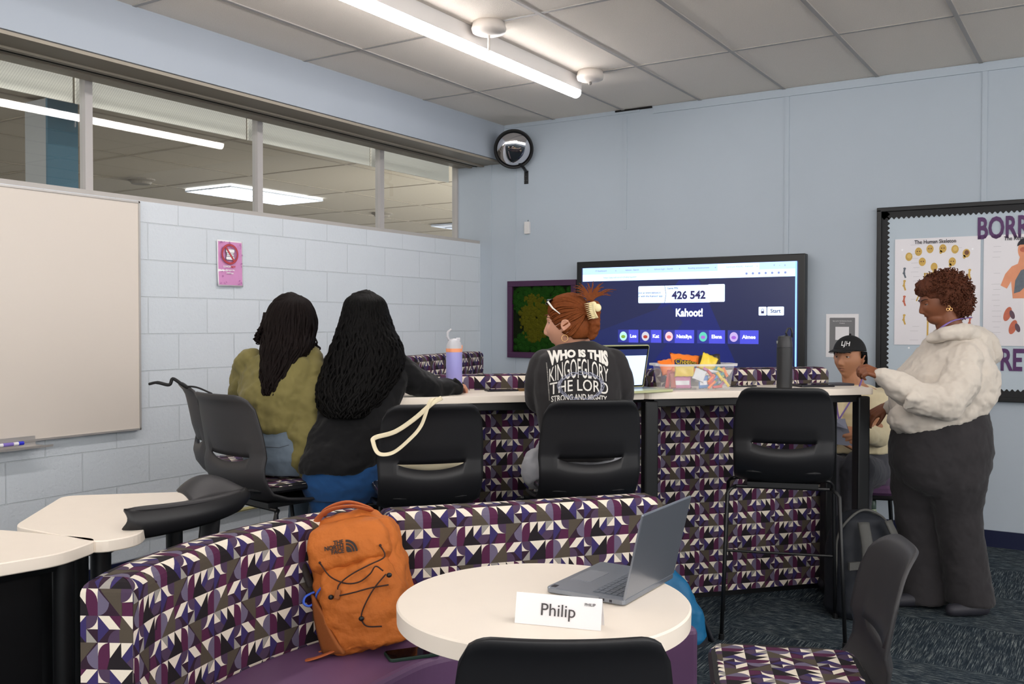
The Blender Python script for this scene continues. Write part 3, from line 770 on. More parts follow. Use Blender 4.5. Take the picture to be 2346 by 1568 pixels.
# pink poster with the crossed-out burger
t = thing('poster', 'pink poster with a crossed-out burger taped to the block wall', 'poster', (.004, -2.657, 1.737))
Mp = Matrix.Rotation(PI/2, 4, 'Z')      # local x -> world y, facing +x
def flat(parent, name, pts, m, d=.0006, M=None, th=.0006):
    g = MB(); n = len(pts)
    vs = [(x, -d, z) for (x, z) in pts]+[(x, -d-th, z) for (x, z) in pts]
    g.add(vs, [tuple(range(n-1, -1, -1)) if False else tuple(range(n)), tuple(range(2*n-1, n-1, -1))]+[(i, n+i, n+(i+1) % n, (i+1) % n) for i in range(n)], 0, M)
    return g.build(name, m, parent)
def rect(w, h, cx=0, cz=0): return [(cx-w/2, cz-h/2), (cx+w/2, cz-h/2), (cx+w/2, cz+h/2), (cx-w/2, cz+h/2)]
def ell(rx, rz, cx=0, cz=0, n=28, rot=0): return [(cx+rx*math.cos(a)*math.cos(rot)-rz*math.sin(a)*math.sin(rot), cz+rx*math.cos(a)*math.sin(rot)+rz*math.sin(a)*math.cos(rot)) for a in [2*PI*k/n for k in range(n)]]
def ringm(g, rx, rz, w, cx, cz, d, mi=0, n=48):
    o = ell(rx, rz, cx, cz, n); i_ = ell(rx-w, rz-w, cx, cz, n)
    for k in range(n):
        k2 = (k+1) % n; g.add([(o[k][0], -d, o[k][1]), (o[k2][0], -d, o[k2][1]), (i_[k2][0], -d, i_[k2][1]), (i_[k][0], -d, i_[k][1])], [(0, 1, 2, 3)], mi)
g = MB()
def sheet(u, v):
    x = -.098+.196*u; z = -.137+.274*v
    return Vector((x, -.002-.010*(1-u)*(1-v)-.012*abs(v-.4)*(1-u)*.6-.006*(1-v)*u, z))
g.grid(sheet, 8, 8, 0, Mp); g.build('sheet', m_white, t, smooth=True, solid=.0008)
def inset(u, v): p = sheet(.035+.93*u, .03+.94*v); p.y -= .0009; return p
MB().grid(inset, 10, 10, 0, Mp).build('printed_ground', mat('poster_pink', (206, 142, 190), rough=.55, var=.05, vscale=40), t, smooth=True)
d0 = .019
g = MB()
ringm(g, .063, .060, .0115, -.012, .055, d0, 0); ringm(g, .0545, .0515, .002, -.012, .055, d0+.0003, 1); ringm(g, .064, .061, .002, -.012, .055, d0+.0003, 1)
a = math.radians(-52)
cdx, cdz = math.cos(a), math.sin(a); px_, pz_ = -cdz, cdx
for (w, L, mi, dd) in ((.006, .053, 1, 0), (.0042, .053, 0, .0004)):
    g.add([(-.012+cdx*L*s1+px_*w*s2, -d0-.0012-dd, .055+cdz*L*s1+pz_*w*s2) for (s1, s2) in ((-1, -1), (1, -1), (1, 1), (-1, 1))], [(0, 1, 2, 3)], mi)
for v in g.v: pass
g.v = [Mp @ p for p in g.v]
g.build('no_food_sign', [mat('sign_red', (190, 70, 78), rough=.5), mat('sign_dark_red', (110, 34, 44), rough=.5)], t)
g = MB()
def lay(pts, mi, d):
    g.add([Mp @ Vector((x, -d, z)) for (x, z) in pts], [tuple(range(len(pts)))], mi)
for (w, h, cz, r) in ((.064, .022, .074, .010), (.052, .009, .057, .004), (.056, .008, .047, .004), (.062, .020, .031, .009)):
    lay([(x-.010, z) for (x, z) in rrect(w+.004, h+.003, r, 4, 0, cz)], 1, d0+.0002); lay([(x-.010, z) for (x, z) in rrect(w, h-.001, r*.8, 4, 0, cz)], 0, d0+.0005)
g.build('burger_drawing', [m_white, m_ink], t)
g = MB()
random.seed(3)
for k in range(26):
    x = random.choice([random.uniform(-.085, -.06), random.uniform(.06, .085)]) if k < 16 else random.uniform(-.08, .08)
    z = random.uniform(-.125, .125) if k < 16 else random.choice([random.uniform(-.128, -.108), random.uniform(.118, .128)])
    r = random.uniform(.004, .009); a = random.random()*PI
    for kk in range(random.choice([2, 3])):
        aa = a+kk*PI/3*2
        lay([(x+r*math.cos(aa)-.0008*math.sin(aa), z+r*math.sin(aa)+.0008*math.cos(aa)), (x-r*math.cos(aa)-.0008*math.sin(aa), z-r*math.sin(aa)+.0008*math.cos(aa)), (x-r*math.cos(aa)+.0008*math.sin(aa), z-r*math.sin(aa)-.0008*math.cos(aa)), (x+r*math.cos(aa)+.0008*math.sin(aa), z+r*math.sin(aa)-.0008*math.cos(aa))], 0, .0165)
g.build('doodle_print', mat('poster_doodle', (160, 92, 150), rough=.6), t)
MT = Mp @ Matrix.Translation((-.012, -.017, -.017))
text_mesh('LUNCH', .016, m_white, t, Mp @ Matrix.Translation((-.032, -.017, -.020)), bold=.0004)
text_mesh('NOT', .016, MATS['sign_red'], t, Mp @ Matrix.Translation((.014, -.017, -.020)), bold=.0008)
text_mesh('allowed in the', .012, m_white, t, Mp @ Matrix.Translation((-.010, -.017, -.040)), bold=.0003)
text_mesh('STEM Lab', .013, m_white, t, Mp @ Matrix.Translation((-.010, -.017, -.058)), bold=.0003)

# convex safety mirror in the corner
t = thing('convex_mirror', 'round convex safety mirror with black rim in the upper room corner', 'mirror', (.43, -.16, 2.765))
t.rotation_euler = (0, 0, 0)
ax = Vector((.50, -.72, -.42)).normalized()
Rm = ax.to_track_quat('Z', 'Y').to_matrix().to_4x4()
MB(Rm).lathe([(.142*math.sin(a)/math.sin(1.0)*1.0, .060*(math.cos(a)-math.cos(1.0))/(1-math.cos(1.0))) for a in [1.0*k/16 for k in range(16, 0, -1)]]+[(.0005, .060)], 64, capb=False, capt=False).build('mirror_dome', mat('mirror_silver', (225, 222, 225), rough=.03, metal=1.0), t, smooth=True)
MB(Rm).lathe([(.150, -.02), (.158, -.012), (.158, .008), (.150, .014), (.140, .012), (.140, -.004)], 64, capb=True, capt=False).build('rim', mat('black_rubber', (18, 18, 19), rough=.5), t, auto=40)
b = MB(); b.tube([(.01, .04, -.09), (.035, .10, -.14), (.022, .155, -.16)], [.014, .012, .014], 6); b.build('arm', m_blk, t)
MB().box((.022, .156, -.205), (.036, .006, .105)).build('bracket', m_blk, t)
for (sx, sz) in ((-.010, .03), (.010, .03), (0, -.002), (-.010, -.035), (.010, -.035)):
    MB().tube([(.022+sx, .152, -.195+sz), (.022+sx, .1505, -.195+sz)], .003, 8).build('screw', m_chrome, t)
# small sensor box on the back wall
t = thing('wall_sensor', 'small white sensor box on the back wall below the mirror', 'sensor', (.468, -.013, 2.152))
MB().prism(rrect(.047, .098, .006, 3), -.013, .013, M=Matrix.Rotation(PI/2, 4, 'X')).build('housing', mat('sensor_plastic', (214, 212, 210), rough=.4), t, bevel=.003)
MB().tube([(0, .011, .048), (0, .011, .065)], .002, 6).build('wire', m_ink, t)

# moss picture
t = thing('moss_picture', 'framed green moss art in a purple frame left of the screen', 'picture', (.61, -.0, 1.415))
m_pf = mat('purple_frame', (66, 30, 66), rough=.5)
W_, H_ = .635, .62
for (c, d) in (((0, -.02, H_/2-.0225), (W_, .04, .045)), ((0, -.02, -H_/2+.0225), (W_, .04, .045)), ((-W_/2+.0225, -.02, 0), (.045, .04, H_-.09)), ((W_/2-.0225, -.02, 0), (.045, .04, H_-.09))):
    MB().box(c, d).build('frame_bar', m_pf, t, bevel=.002)
mossd = mat('moss_dark', (20, 30, 14), rough=1, spec=.1, var=.3, vscale=60, bump=.8, bscale=160, bdist=.006)
mossg = mat('moss_green', (26, 62, 16), rough=1, spec=.1, var=.45, vscale=30, bump=1.0, bscale=120, bdist=.01)
mossy = mat('moss_olive', (80, 78, 15), rough=1, spec=.1, var=.3, vscale=30, bump=1.0, bscale=150, bdist=.01)
MB().box((0, -.010, 0), (W_-.09, .012, H_-.09)).build('moss_bed', mossd, t)
def mossblob(name, pts, m, r, seed):
    random.seed(seed); g = MB()
    for (x, z, s) in pts:
        for k in range(int(60*s)):
            a = random.random()*2*PI; q = math.sqrt(random.random())*s*.11
            xx, zz = x+q*math.cos(a), z+q*math.sin(a); rr = random.uniform(.6, 1.2)*r
            if abs(xx) < W_/2-.05-rr*.4 and abs(zz) < H_/2-.05-rr*.4: g.ball((xx, -.016-(.008 if r < .02 else 0), zz), (rr, rr*.45, rr), 8, 5)
    return g.build(name, m, t, smooth=True)
mossblob('moss_clump', [(-.20, .17, 1), (-.08, .20, 1.1), (.05, .17, 1.2), (.17, .20, 1), (.20, .10, .8), (-.13, .10, .6)], mossg, .030, 1)
mossblob('moss_clump', [(-.06, .06, 1.3), (-.05, -.03, 1.4), (-.06, 0, 1.2), (-.03, .02, 1.4), (-.05, -.09, .8), (-.05, .11, .7)], mossy, .019, 2)
mossblob('moss_clump', [(-.12, -.20, 1), (0, -.19, 1.1), (.12, -.17, 1.1), (.20, -.10, .8), (.19, -.22, .8), (-.20, -.22, .7)], mossg, .028, 3)

# wall screen
t = thing('wall_screen', 'large wall-mounted display showing the quiz lobby with a blue background', 'screen', (1.842, -.10, 1.34))
SW, SH = 1.745, 1.03
m_bez = mat('screen_bezel', (14, 15, 16), rough=.35)
MB().box((0, .03, 0), (SW, .065, SH)).build('housing', m_bez, t, bevel=.006)
MB().box((0, .08, 0), (.6, .04, .4)).build('wall_bracket', m_blk, t)
def scr(name, col, e=1.0): return mat(name, col, rough=.25, emit=e)
E_ = .78
VW, VH = 1.655, .935     # viewable area
x0, z1 = -VW/2, VH/2-.002
def SR(w, h, cx, cz): return rect(w, h, cx, cz)
dk = .0045
flat(t, 'display', rect(VW, VH), scr('screen_navy', (24, 30, 68), .50), dk)
flat(t, 'tab_strip', rect(VW-.02, .050, 0, z1-.026), scr('screen_tabs', (160, 190, 246), E_), dk+.0008)
flat(t, 'address_bar', rect(VW-.02, .052, 0, z1-.077), scr('screen_bar', (196, 222, 255), E_), dk+.0008)
flat(t, 'active_tab', rect(.30, .048, .41, z1-.028), scr('screen_bar', (196, 222, 255), E_), dk+.0016)
flat(t, 'window_edge', rect(.012, VH-.01, VW/2-.014, 0), scr('screen_edge', (130, 180, 255), .8), dk+.0016)
flat(t, 'page_ground', [(-.70+.0, -.46), (-.03, .355), (.12, .355), (.50, -.46)], scr('screen_deep_blue', (18, 29, 96), .52), dk+.0008)
flat(t, 'page_ground', [(-.78, -.46), (-.40, -.46), (.0, .05), (-.1, .18), (-.78, -.05)], scr('screen_deep_blue2', (24, 33, 82), .52), dk+.0012)
s_w = scr('screen_white', (206, 228, 255), E_); s_ink = scr('screen_ink', (38, 32, 84), .4); s_inkf = scr('screen_ink_faint', (110, 120, 170), .7)
z_ = dk+.002
flat(t, 'pin_panel', [(x, z) for (x, z) in rrect(.56, .125, .008, 3, -.07, .255)], s_w, z_)
flat(t, 'chevron', [(-.142, .318), (-.139, .318), (-.127, .255), (-.139, .192), (-.142, .192), (-.130, .255)], s_ink, z_+.0008)
flat(t, 'code_panel', [(x, z) for (x, z) in rrect(.125, .125, .008, 3, .252, .258)], s_w, z_)
def st(txt, size, x, z, m, **k): return text_mesh(txt, size, m, t, Matrix.Translation((x, -z_-.0016, z)), extrude=.0002, **k)
st('Join at www.kahoot.it', .020, -.26, .268, s_ink, bold=.0002); st('or with the Kahoot! app', .020, -.255, .243, s_ink, bold=.0002)
st('Game PIN:', .020, -.076, .298, s_ink, bold=.0003); st('426 542', .078, .045, .244, s_ink, bold=.0028)
st('Kahoot!', .078, .05, .118, scr('screen_logo', (235, 242, 255), .85), bold=.0025, sx=.82)
flat(t, 'lock_button', [(x, z) for (x, z) in rrect(.055, .060, .006, 3, .585, .128)], s_w, z_)
flat(t, 'lock_icon', rect(.020, .016, .585, .120), s_ink, z_+.0008)
g = MB(); ringm(g, .009, .011, .003, .585, .134, z_+.0012, 0, 20); g.build('lock_shackle', s_ink, t)
flat(t, 'start_button', [(x, z) for (x, z) in rrect(.115, .060, .006, 3, .675, .128)], s_w, z_); st('Start', .036, .675, .128, s_ink, bold=.0006)
s_c1 = scr('screen_card_dark', (40, 46, 130), .6); s_c2 = scr('screen_card', (64, 68, 186), .65)
for (cx, w, nm, col, c2) in ((-.432, .166, 'Lee', (170, 220, 210), (120, 160, 60)), (-.250, .170, 'Kat', (190, 190, 200), (170, 60, 50)), (-.030, .236, 'Nataliya', (230, 190, 200), (200, 100, 110)), (.215, .206, 'Elena', (90, 190, 170), (160, 100, 200)), (.448, .220, 'Aimee', (180, 160, 210), (150, 90, 200))):
    zc = -.052
    flat(t, 'player_card', rect(w, .095, cx, zc), s_c2, z_); flat(t, 'player_card', rect(.088, .095, cx-w/2+.044, zc), s_c1, z_+.0008)
    flat(t, 'player_icon', ell(.030, .034, cx-w/2+.044, zc), scr('icon_%s' % nm.lower(), col, .5), z_+.0016); flat(t, 'player_icon', ell(.017, .012, cx-w/2+.044, zc-.004), scr('icon_in_%s' % nm.lower(), c2, .45), z_+.0024)
    text_mesh(nm, .036, scr('screen_logo', (235, 242, 255), .85), t, Matrix.Translation((cx+.042, -z_-.0024, zc)), extrude=.0002, bold=.0010)
for k, (tx, xx) in enumerate((('IT Dashboard', -.66), ('kahoot - Search', -.40), ('kahoot login - Search', -.15), ('Reading announcement', .12), ('Game pin 426542 - Kahoot!', .42))):
    st(tx, .017, xx, z1-.026, s_inkf); st('x', .018, xx+.125, z1-.026, s_inkf)
st('https://play.kahoot.it/v2/lobby?quizId=', .018, -.50, z1-.078, s_inkf); st('+    -    x', .024, .70, z1-.025, s_inkf)
for k in range(7): flat(t, 'toolbar_icon', ell(.008, .008, .47+k*.045, z1-.076, 12), s_inkf, z_)

# flyer by the screen (its square code is left blank)
t = thing('flyer', 'white flyer with grey panel on the back wall behind the cap', 'flyer', (2.935, -.002, 1.302))
flat(t, 'sheet', rect(.212, .29), m_white, .0005); flat(t, 'grey_panel', [(x, z) for (x, z) in rrect(.165, .24, .004, 2, .0, .0)], mat('flyer_grey', (120, 120, 122), rough=.7), .0013)
flat(t, 'code_frame', rect(.088, .088, .0, .015), m_white, .0021)
text_mesh('Sign up for the Business Success', .0095, m_white, t, Matrix.Translation((0, -.0025, .098))); text_mesh('Products', .0095, m_white, t, Matrix.Translation((0, -.0025, .083)))

# bulletin board
t = thing('bulletin_board', 'black scalloped-edge bulletin board with anatomy posters at the right', 'bulletin board', (4.10, -.0, 1.52))
BW, BH = 1.86, 1.205
MB().box((0, -.012, 0), (BW, .02, BH)).build('backing', mat('board_paper_blue', (188, 200, 210), rough=.8), t)
for (c, d) in (((0, -.02, BH/2), (BW+.03, .035, .028)), ((0, -.02, -BH/2), (BW+.03, .035, .028)), ((-BW/2, -.02, 0), (.028, .035, BH)), ((BW/2, -.02, 0), (.028, .035, BH))):
    MB().box(c, d).build('frame_bar', mat('board_frame_black', (22, 22, 24), rough=.45), t, bevel=.004)
m_scal = mat('black_border_strip', (24, 24, 27), rough=.6)
def scallop(L, horizontal, pos, inward):
    pts = []; n = int(L/.030); p = L/n
    top = [(-L/2, 0), (L/2, 0)]
    low = []
    for k in range(n*6+1):
        x = -L/2+L*k/(n*6); low.append((x, .048+.007*math.cos(2*PI*k/6)))
    poly = [(L/2, 0)]+[(-L/2, 0)]+low
    out = []
    for (a, b) in poly:
        if horizontal: out.append((a, pos+inward*b))
        else: out.append((pos+inward*b, a))
    g = MB(); m_ = len(low)
    for k in range(m_-1):
        q = [(low[k][0], 0), (low[k+1][0], 0), low[k+1], low[k]]
        q = [((a, pos+inward*b) if horizontal else (pos+inward*b, a)) for (a, b) in q]
        g.add([(x, -.024, z) for (x, z) in q], [(0, 1, 2, 3)])
    g.build('scalloped_border', m_scal, t, solid=.001)
scallop(BW, True, BH/2-.010, -1); scallop(BW, True, -BH/2+.010, 1); scallop(BH, False, -BW/2+.010, 1); scallop(BH, False, BW/2-.010, -1)
m_let = mat('plum_letters', (84, 44, 96), rough=.5, var=.25, vscale=18)
text_mesh('BORROW', .185, m_let, t, Matrix.Translation((-.355, -.026, .445)), bold=.005, sx=.60, align='LEFT', extrude=.0006)
text_mesh('RETURN', .185, m_let, t, Matrix.Translation((-.22, -.026, -.365)), bold=.005, sx=.60, align='LEFT', extrude=.0006)

def wallposter(label, x, z, w, h):
    p = thing('anatomy_poster', label, 'poster', (x, -.026, z), 0)
    flat(p, 'sheet', rect(w, h), mat('poster_paper', (226, 222, 226), rough=.3, spec=.6), .0)
    return p
bone = mat('bone_print', (206, 168, 84), rough=.5, var=.2, vscale=60); bone2 = mat('bone_print_dark', (120, 76, 48), rough=.5)
rose = mat('muscle_print', (196, 104, 78), rough=.5, var=.2, vscale=40); skinp = mat('skin_print', (226, 150, 112), rough=.5, var=.12, vscale=20); lung = mat('lung_print', (98, 106, 116), rough=.5, var=.25, vscale=60)
p = wallposter('paper poster headed The Human Skeleton behind the curly-haired woman', 3.518, 1.587, .50, .68)
text_mesh('The Human Skeleton', .034, m_ink, p, Matrix.Translation((-.01, -.0035, .315)), bold=.0004, sx=.84)
def pic(name, pts, m, d=.0012): return flat(p, name, pts, m, d)
for (sx, sz, k) in ((-.165, .225, 0), (-.108, .255, 1), (-.040, .27, 2), (.035, .27, 3), (.105, .262, 4), (.170, .235, 5), (-.085, .19, 2), (.09, .185, 3)):
    pic('skull_drawing', ell(.021, .027, sx, sz, 20), bone)
    if k in (1, 2, 3):
        pic('skull_drawing', ell(.004, .004, sx-.007, sz+.002, 10), bone2, .002); pic('skull_drawing', ell(.004, .004, sx+.007, sz+.002, 10), bone2, .002)
    if k in (3, 5): pic('skull_drawing', ell(.008, .012, sx-.012, sz-.022, 12), bone)
    if k in (0, 4, 5): pic('skull_drawing', ell(.013, .015, sx+.002, sz+.004, 16), bone2 if k == 5 else mat('bone_print_pale', (222, 190, 110), rough=.5), .002)
def bonebar(pts, r, m=None, d=.0012):
    for i in range(len(pts)-1):
        a, b = Vector((pts[i][0], pts[i][1])), Vector((pts[i+1][0], pts[i+1][1])); dv = (b-a).normalized(); nn = Vector((-dv.y, dv.x))*r
        pic('bone_drawing', [(a+nn)[:], (b+nn)[:], (b-nn)[:], (a-nn)[:]], m or bone, d)
        pic('bone_drawing', ell(r*1.7, r*1.4, a.x, a.y, 10), m or bone, d+.0003)
pic('skull_drawing', ell(.020, .027, -.015, .155, 20), bone)
bonebar([(-.015, .12), (-.015, -.04)], .007)
for k in range(8):
    for s in (-1, 1): bonebar([(-.015, .105-.014*k), (-.015+s*(.022+.010*math.sin(k*.45)), .094-.014*k)], .0022)
bonebar([(-.07, .115), (.04, .115)], .003); bonebar([(-.068, .11), (-.088, .02), (-.118, -.06)], .0038); bonebar([(.038, .11), (.06, .02), (.08, -.06)], .0038)
pic('bone_drawing', ell(.034, .022, -.015, -.055, 20), bone)
for s in (-1, 1): bonebar([(-.015+s*.025, -.06), (-.015+s*.034, -.18), (-.015+s*.036, -.30)], .005); bonebar([(-.015+s*.036, -.30), (-.015+s*.055, -.315)], .005)
for (sx, sz, m) in ((-.19, .12, lung), (-.19, .04, bone), (-.19, -.06, rose), (-.19, -.18, bone), (.19, .10, bone), (.195, -.20, rose), (.19, -.05, bone)):
    bonebar([(sx, sz+.03), (sx-.004, sz), (sx+.006, sz-.03)], .005, m)
for k in range(22): pic('caption_line', rect(.035+.02*random.random(), .0016, random.choice([-.12, -.13, .12, .14]), .30-.029*k), mat('caption_grey', (186, 182, 186), rough=.6))
for (sx, sz) in ((-.205, .27), (.205, .26), (-.16, -.360), (.2, -.355)): pic('pin', ell(.006, .006, sx, sz, 12), mat('clear_pin', (245, 245, 248), rough=.1), .004)
p = wallposter('paper poster headed The Respiratory System at the right edge', 4.035, 1.587, .50, .68)
text_mesh('The Respiratory System', .034, m_ink, p, Matrix.Translation((-.0, -.0035, .315)), bold=.0004, sx=.84)
pic('torso_drawing', [(-.062, .16), (-.095, .145), (-.13, .10), (-.155, .03), (-.12, .01), (-.098, .055), (-.088, -.05), (.05, -.05), (.06, .06), (.09, .02), (.125, .03), (.10, .10), (.065, .145), (.03, .16), (.022, .20), (-.052, .20)], skinp)
pic('head_drawing', ell(.048, .068, -.015, .243, 28), skinp, .0018); pic('hair_drawing', [(-.015+.052*math.cos(a), .265+.052*math.sin(a)) for a in [PI*k/12 for k in range(13)]]+[(-.05, .275), (.02, .275)], m_ink, .0024)
pic('head_drawing', ell(.020, .016, -.032, .245, 14), rose, .0026); pic('head_drawing', ell(.020, .016, .004, .245, 14), rose, .0026)
pic('lung_drawing', [(-.02, .13), (-.045, .12), (-.075, .06), (-.082, -.02), (-.05, -.01), (-.022, .02)], lung, .002); pic('lung_drawing', [(-.01, .13), (.018, .12), (.045, .06), (.055, -.02), (.02, -.01), (-.008, .02)], lung, .002)
bonebar([(-.015, .17), (-.015, .09)], .006, bone, .0026)
for (sx, sz) in ((-.115, -.145), (-.085, -.225), (.0, -.20), (.08, -.19), (.07, -.12)):
    pic('organ_drawing', ell(.020, .045, sx, sz, 20, -.3), rose); pic('organ_drawing', ell(.013, .028, sx+.025, sz-.004, 16, .3), mat('organ_dark', (96, 70, 84), rough=.5), .002)
for k in range(18): pic('caption_line', rect(.035+.02*random.random(), .0016, random.choice([-.18, -.175, .16]), .27-.033*k), MATS['caption_grey'])
# ------------------------------------------------------------------ things on the tables and the floor
HT = 1.070
# lavender bottle
p = T(-2.03, .24); t = thing('water_bottle', 'tall lavender steel bottle with white lid at the left of the high tables', 'bottle', (p.x, p.y, HT), math.radians(32))
m_lav = mat('lavender_coat', (160, 158, 222), rough=.35)
MB().lathe([(.034, 0), (.0365, .004), (.0365, .182), (.035, .190)], 32).build('body', m_lav, t, auto=35)
MB().lathe([(.0372, .182), (.0372, .198)], 32).build('collar_ring', mat('peach_ring', (246, 164, 120), rough=.4), t, auto=35)
MB().lathe([(.035, .198), (.0345, .212), (.027, .230), (.017, .240), (.001, .243)], 32).build('lid', mat('lid_grey', (196, 196, 202), rough=.35), t, auto=50)
MB().tube([(-.018, 0, .232), (-.030, 0, .250), (-.028, 0, .272), (-.014, 0, .284), (-.010, 0, .280)], [.006, .006, .0055, .005, .003], 10).build('carry_loop', MATS['lid_grey'], t, smooth=True)
MB().box((.018, 0, .238), (.022, .016, .016)).build('spout', MATS['lid_grey'], t, bevel=.004)
MB().box((.032, 0, .205), (.012, .014, .016)).build('latch', MATS['peach_ring'], t, bevel=.003)
# black bottle
p = T(-.43, .12); t = thing('water_bottle', 'tall black steel bottle with loop cap near the right end of the high table', 'bottle', (p.x, p.y, HT), math.radians(30))
m_bb = mat('black_bottle_coat', (34, 34, 36), rough=.4)
MB().lathe([(.034, 0), (.037, .004), (.0372, .19), (.037, .196)], 32).build('body', m_bb, t, auto=35)
MB().lathe([(.0366, .197), (.036, .22), (.033, .238), (.030, .250), (.001, .256)], 32).build('lid', mat('black_lid', (44, 44, 47), rough=.4), t, auto=50)
MB().tube([(.012, 0, .25), (.006, 0, .268), (.016, 0, .288), (.030, 0, .290), (.036, 0, .270), (.034, 0, .245)], .005, 10).build('carry_loop', MATS['black_lid'], t, smooth=True)
MB().box((-.036, -.004, .222), (.008, .012, .014)).build('latch', mat('latch_grey', (120, 124, 124), rough=.4), t, bevel=.002)
MB().tube([(.036, 0, .21), (.040, .01, .15), (.055, .02, .08), (.070, .03, .02)], .003, 6, flat=(1.6, .5)).build('strap', m_bb, t)
# small things lying flat on the tables
def slab(name, lab, cat, s, n, w, d, h, m, rz, scr_m=None):
    p = T(s, n); t = thing(name, lab, cat, (p.x, p.y, HT), math.radians(rz))
    MB().prism(rrect(w, d, min(w, d)*.12, 4), .0, h, bev=min(h*.3, .002)).build('body', m, t)
    if scr_m: MB().prism(rrect(w*.93, d*.92, min(w, d)*.08, 4), h, h+.0006).build('screen_glass', scr_m, t)
    return t
m_tab = mat('black_tablet', (22, 22, 30), rough=.3); m_gl = mat('dark_glass', (10, 11, 16), rough=.06, spec=.6); m_graph = mat('graphite_case', (58, 58, 66), rough=.45)
slab('tablet', 'black tablet lying beside the black bottle', 'tablet', -.225, .20, .185, .13, .011, m_tab, 44, m_gl)
slab('closed_laptop', 'thin graphite laptop lying closed at the right end of the high table', 'laptop', -.075, .255, .19, .12, .010, m_graph, 48)
slab('phone', 'thin dark phone lying on the table behind the lavender bottle', 'phone', -1.80, .275, .15, .072, .007, m_tab, 50, m_gl)
slab('phone', 'dark phone lying just right of the snack bin', 'phone', -.575, .27, .14, .06, .007, m_tab, 50, m_gl)
slab('sunglasses_case', 'small brown case at the elbow of the red-haired woman', 'case', -1.70, .25, .06, .03, .012, mat('tan_brown', (110, 84, 48), rough=.6), 60)
# notebook computer behind the red-haired woman
p = T(-1.27, .16); t = thing('laptop', 'open pale green laptop with bright page, beside the snack bin', 'laptop', (p.x, p.y, HT), math.radians(66))
m_gold = mat('pale_green_aluminium', (206, 208, 160), rough=.3, metal=.4)
MB().prism(rrect(.30, .21, .012, 4, 0, -.105), .002, .014, bev=.002).build('base', m_gold, t)
MB().prism(rrect(.27, .10, .004, 2, 0, -.065), .014, .0146).build('keyboard', m_tab, t)
ML = Matrix.Translation((0, 0, .012)) @ Matrix.Rotation(math.radians(90+12), 4, 'X')
lid = MB().prism(rrect(.30, .205, .012, 4, 0, .1025), -.003, .003, M=ML, bev=.001).build('screen_lid', m_gold, t)
MB().prism(rrect(.292, .195, .009, 4, 0, .1025), .0032, .0038, M=ML).build('bezel', m_gl, lid)
MB().prism(rect(.276, .172, 0, .098), .0040, .0044, M=ML).build('display', mat('page_light', (190, 214, 250), rough=.3, emit=.62), lid)
MB().prism(rect(.276, .030, 0, .170), .0046, .0050, M=ML).build('menu_bar', mat('page_navy', (34, 44, 92), rough=.3, emit=.35), lid)

# the snack bin
p = T(-.885, .175); t = thing('storage_bin', 'clear plastic bin full of snack bags and candy on the high table', 'bin', (p.x, p.y, HT), math.radians(41))
m_clear = mat('clear_plastic', (235, 238, 242), rough=.12, alpha=.22, spec=.8)
BWd, BD, BH_ = .352, .19, .122
def binw(z): return BWd/2-.018+.018*z/BH_, BD/2-.014+.014*z/BH_
g = MB(); n = 28
ring = []
for (z, k) in ((0, 1.0), (.002, 1.0), (BH_*.5, 1), (BH_, 1)):
    a, b = binw(z); ring.append([(x, y, z) for (x, y) in rrect(2*a, 2*b, .022, 6)])
m_ = len(ring[0]); vs = [q for r in ring for q in r]
fs = [(j*m_+i, j*m_+(i+1) % m_, (j+1)*m_+(i+1) % m_, (j+1)*m_+i) for j in range(3) for i in range(m_)] + [tuple(range(m_-1, -1, -1))]
g.add(vs, fs); g.build('tub', m_clear, t, smooth=False, auto=40)
g = MB(); a, b = binw(BH_); o_ = rrect(2*a+.022, 2*b+.022, .03, 6); i_ = rrect(2*a, 2*b, .022, 6)
vs = [(x, y, BH_) for (x, y) in o_]+[(x, y, BH_) for (x, y) in i_]+[(x, y, BH_-.010) for (x, y) in o_]
g.add(vs, [(i, (i+1) % m_, m_+(i+1) % m_, m_+i) for i in range(m_)]+[(2*m_+i, 2*m_+(i+1) % m_, (i+1) % m_, i) for i in range(m_)])
g.box((a+.015, 0, BH_-.004), (.02, .10, .010)); g.box((-a-.015, 0, BH_-.004), (.02, .10, .010))
g.build('rim', mat('clear_rim', (238, 238, 240), rough=.25, alpha=.55), t)
BM = Matrix.Translation((p.x, p.y, HT)) @ Matrix.Rotation(math.radians(41), 4, 'Z')
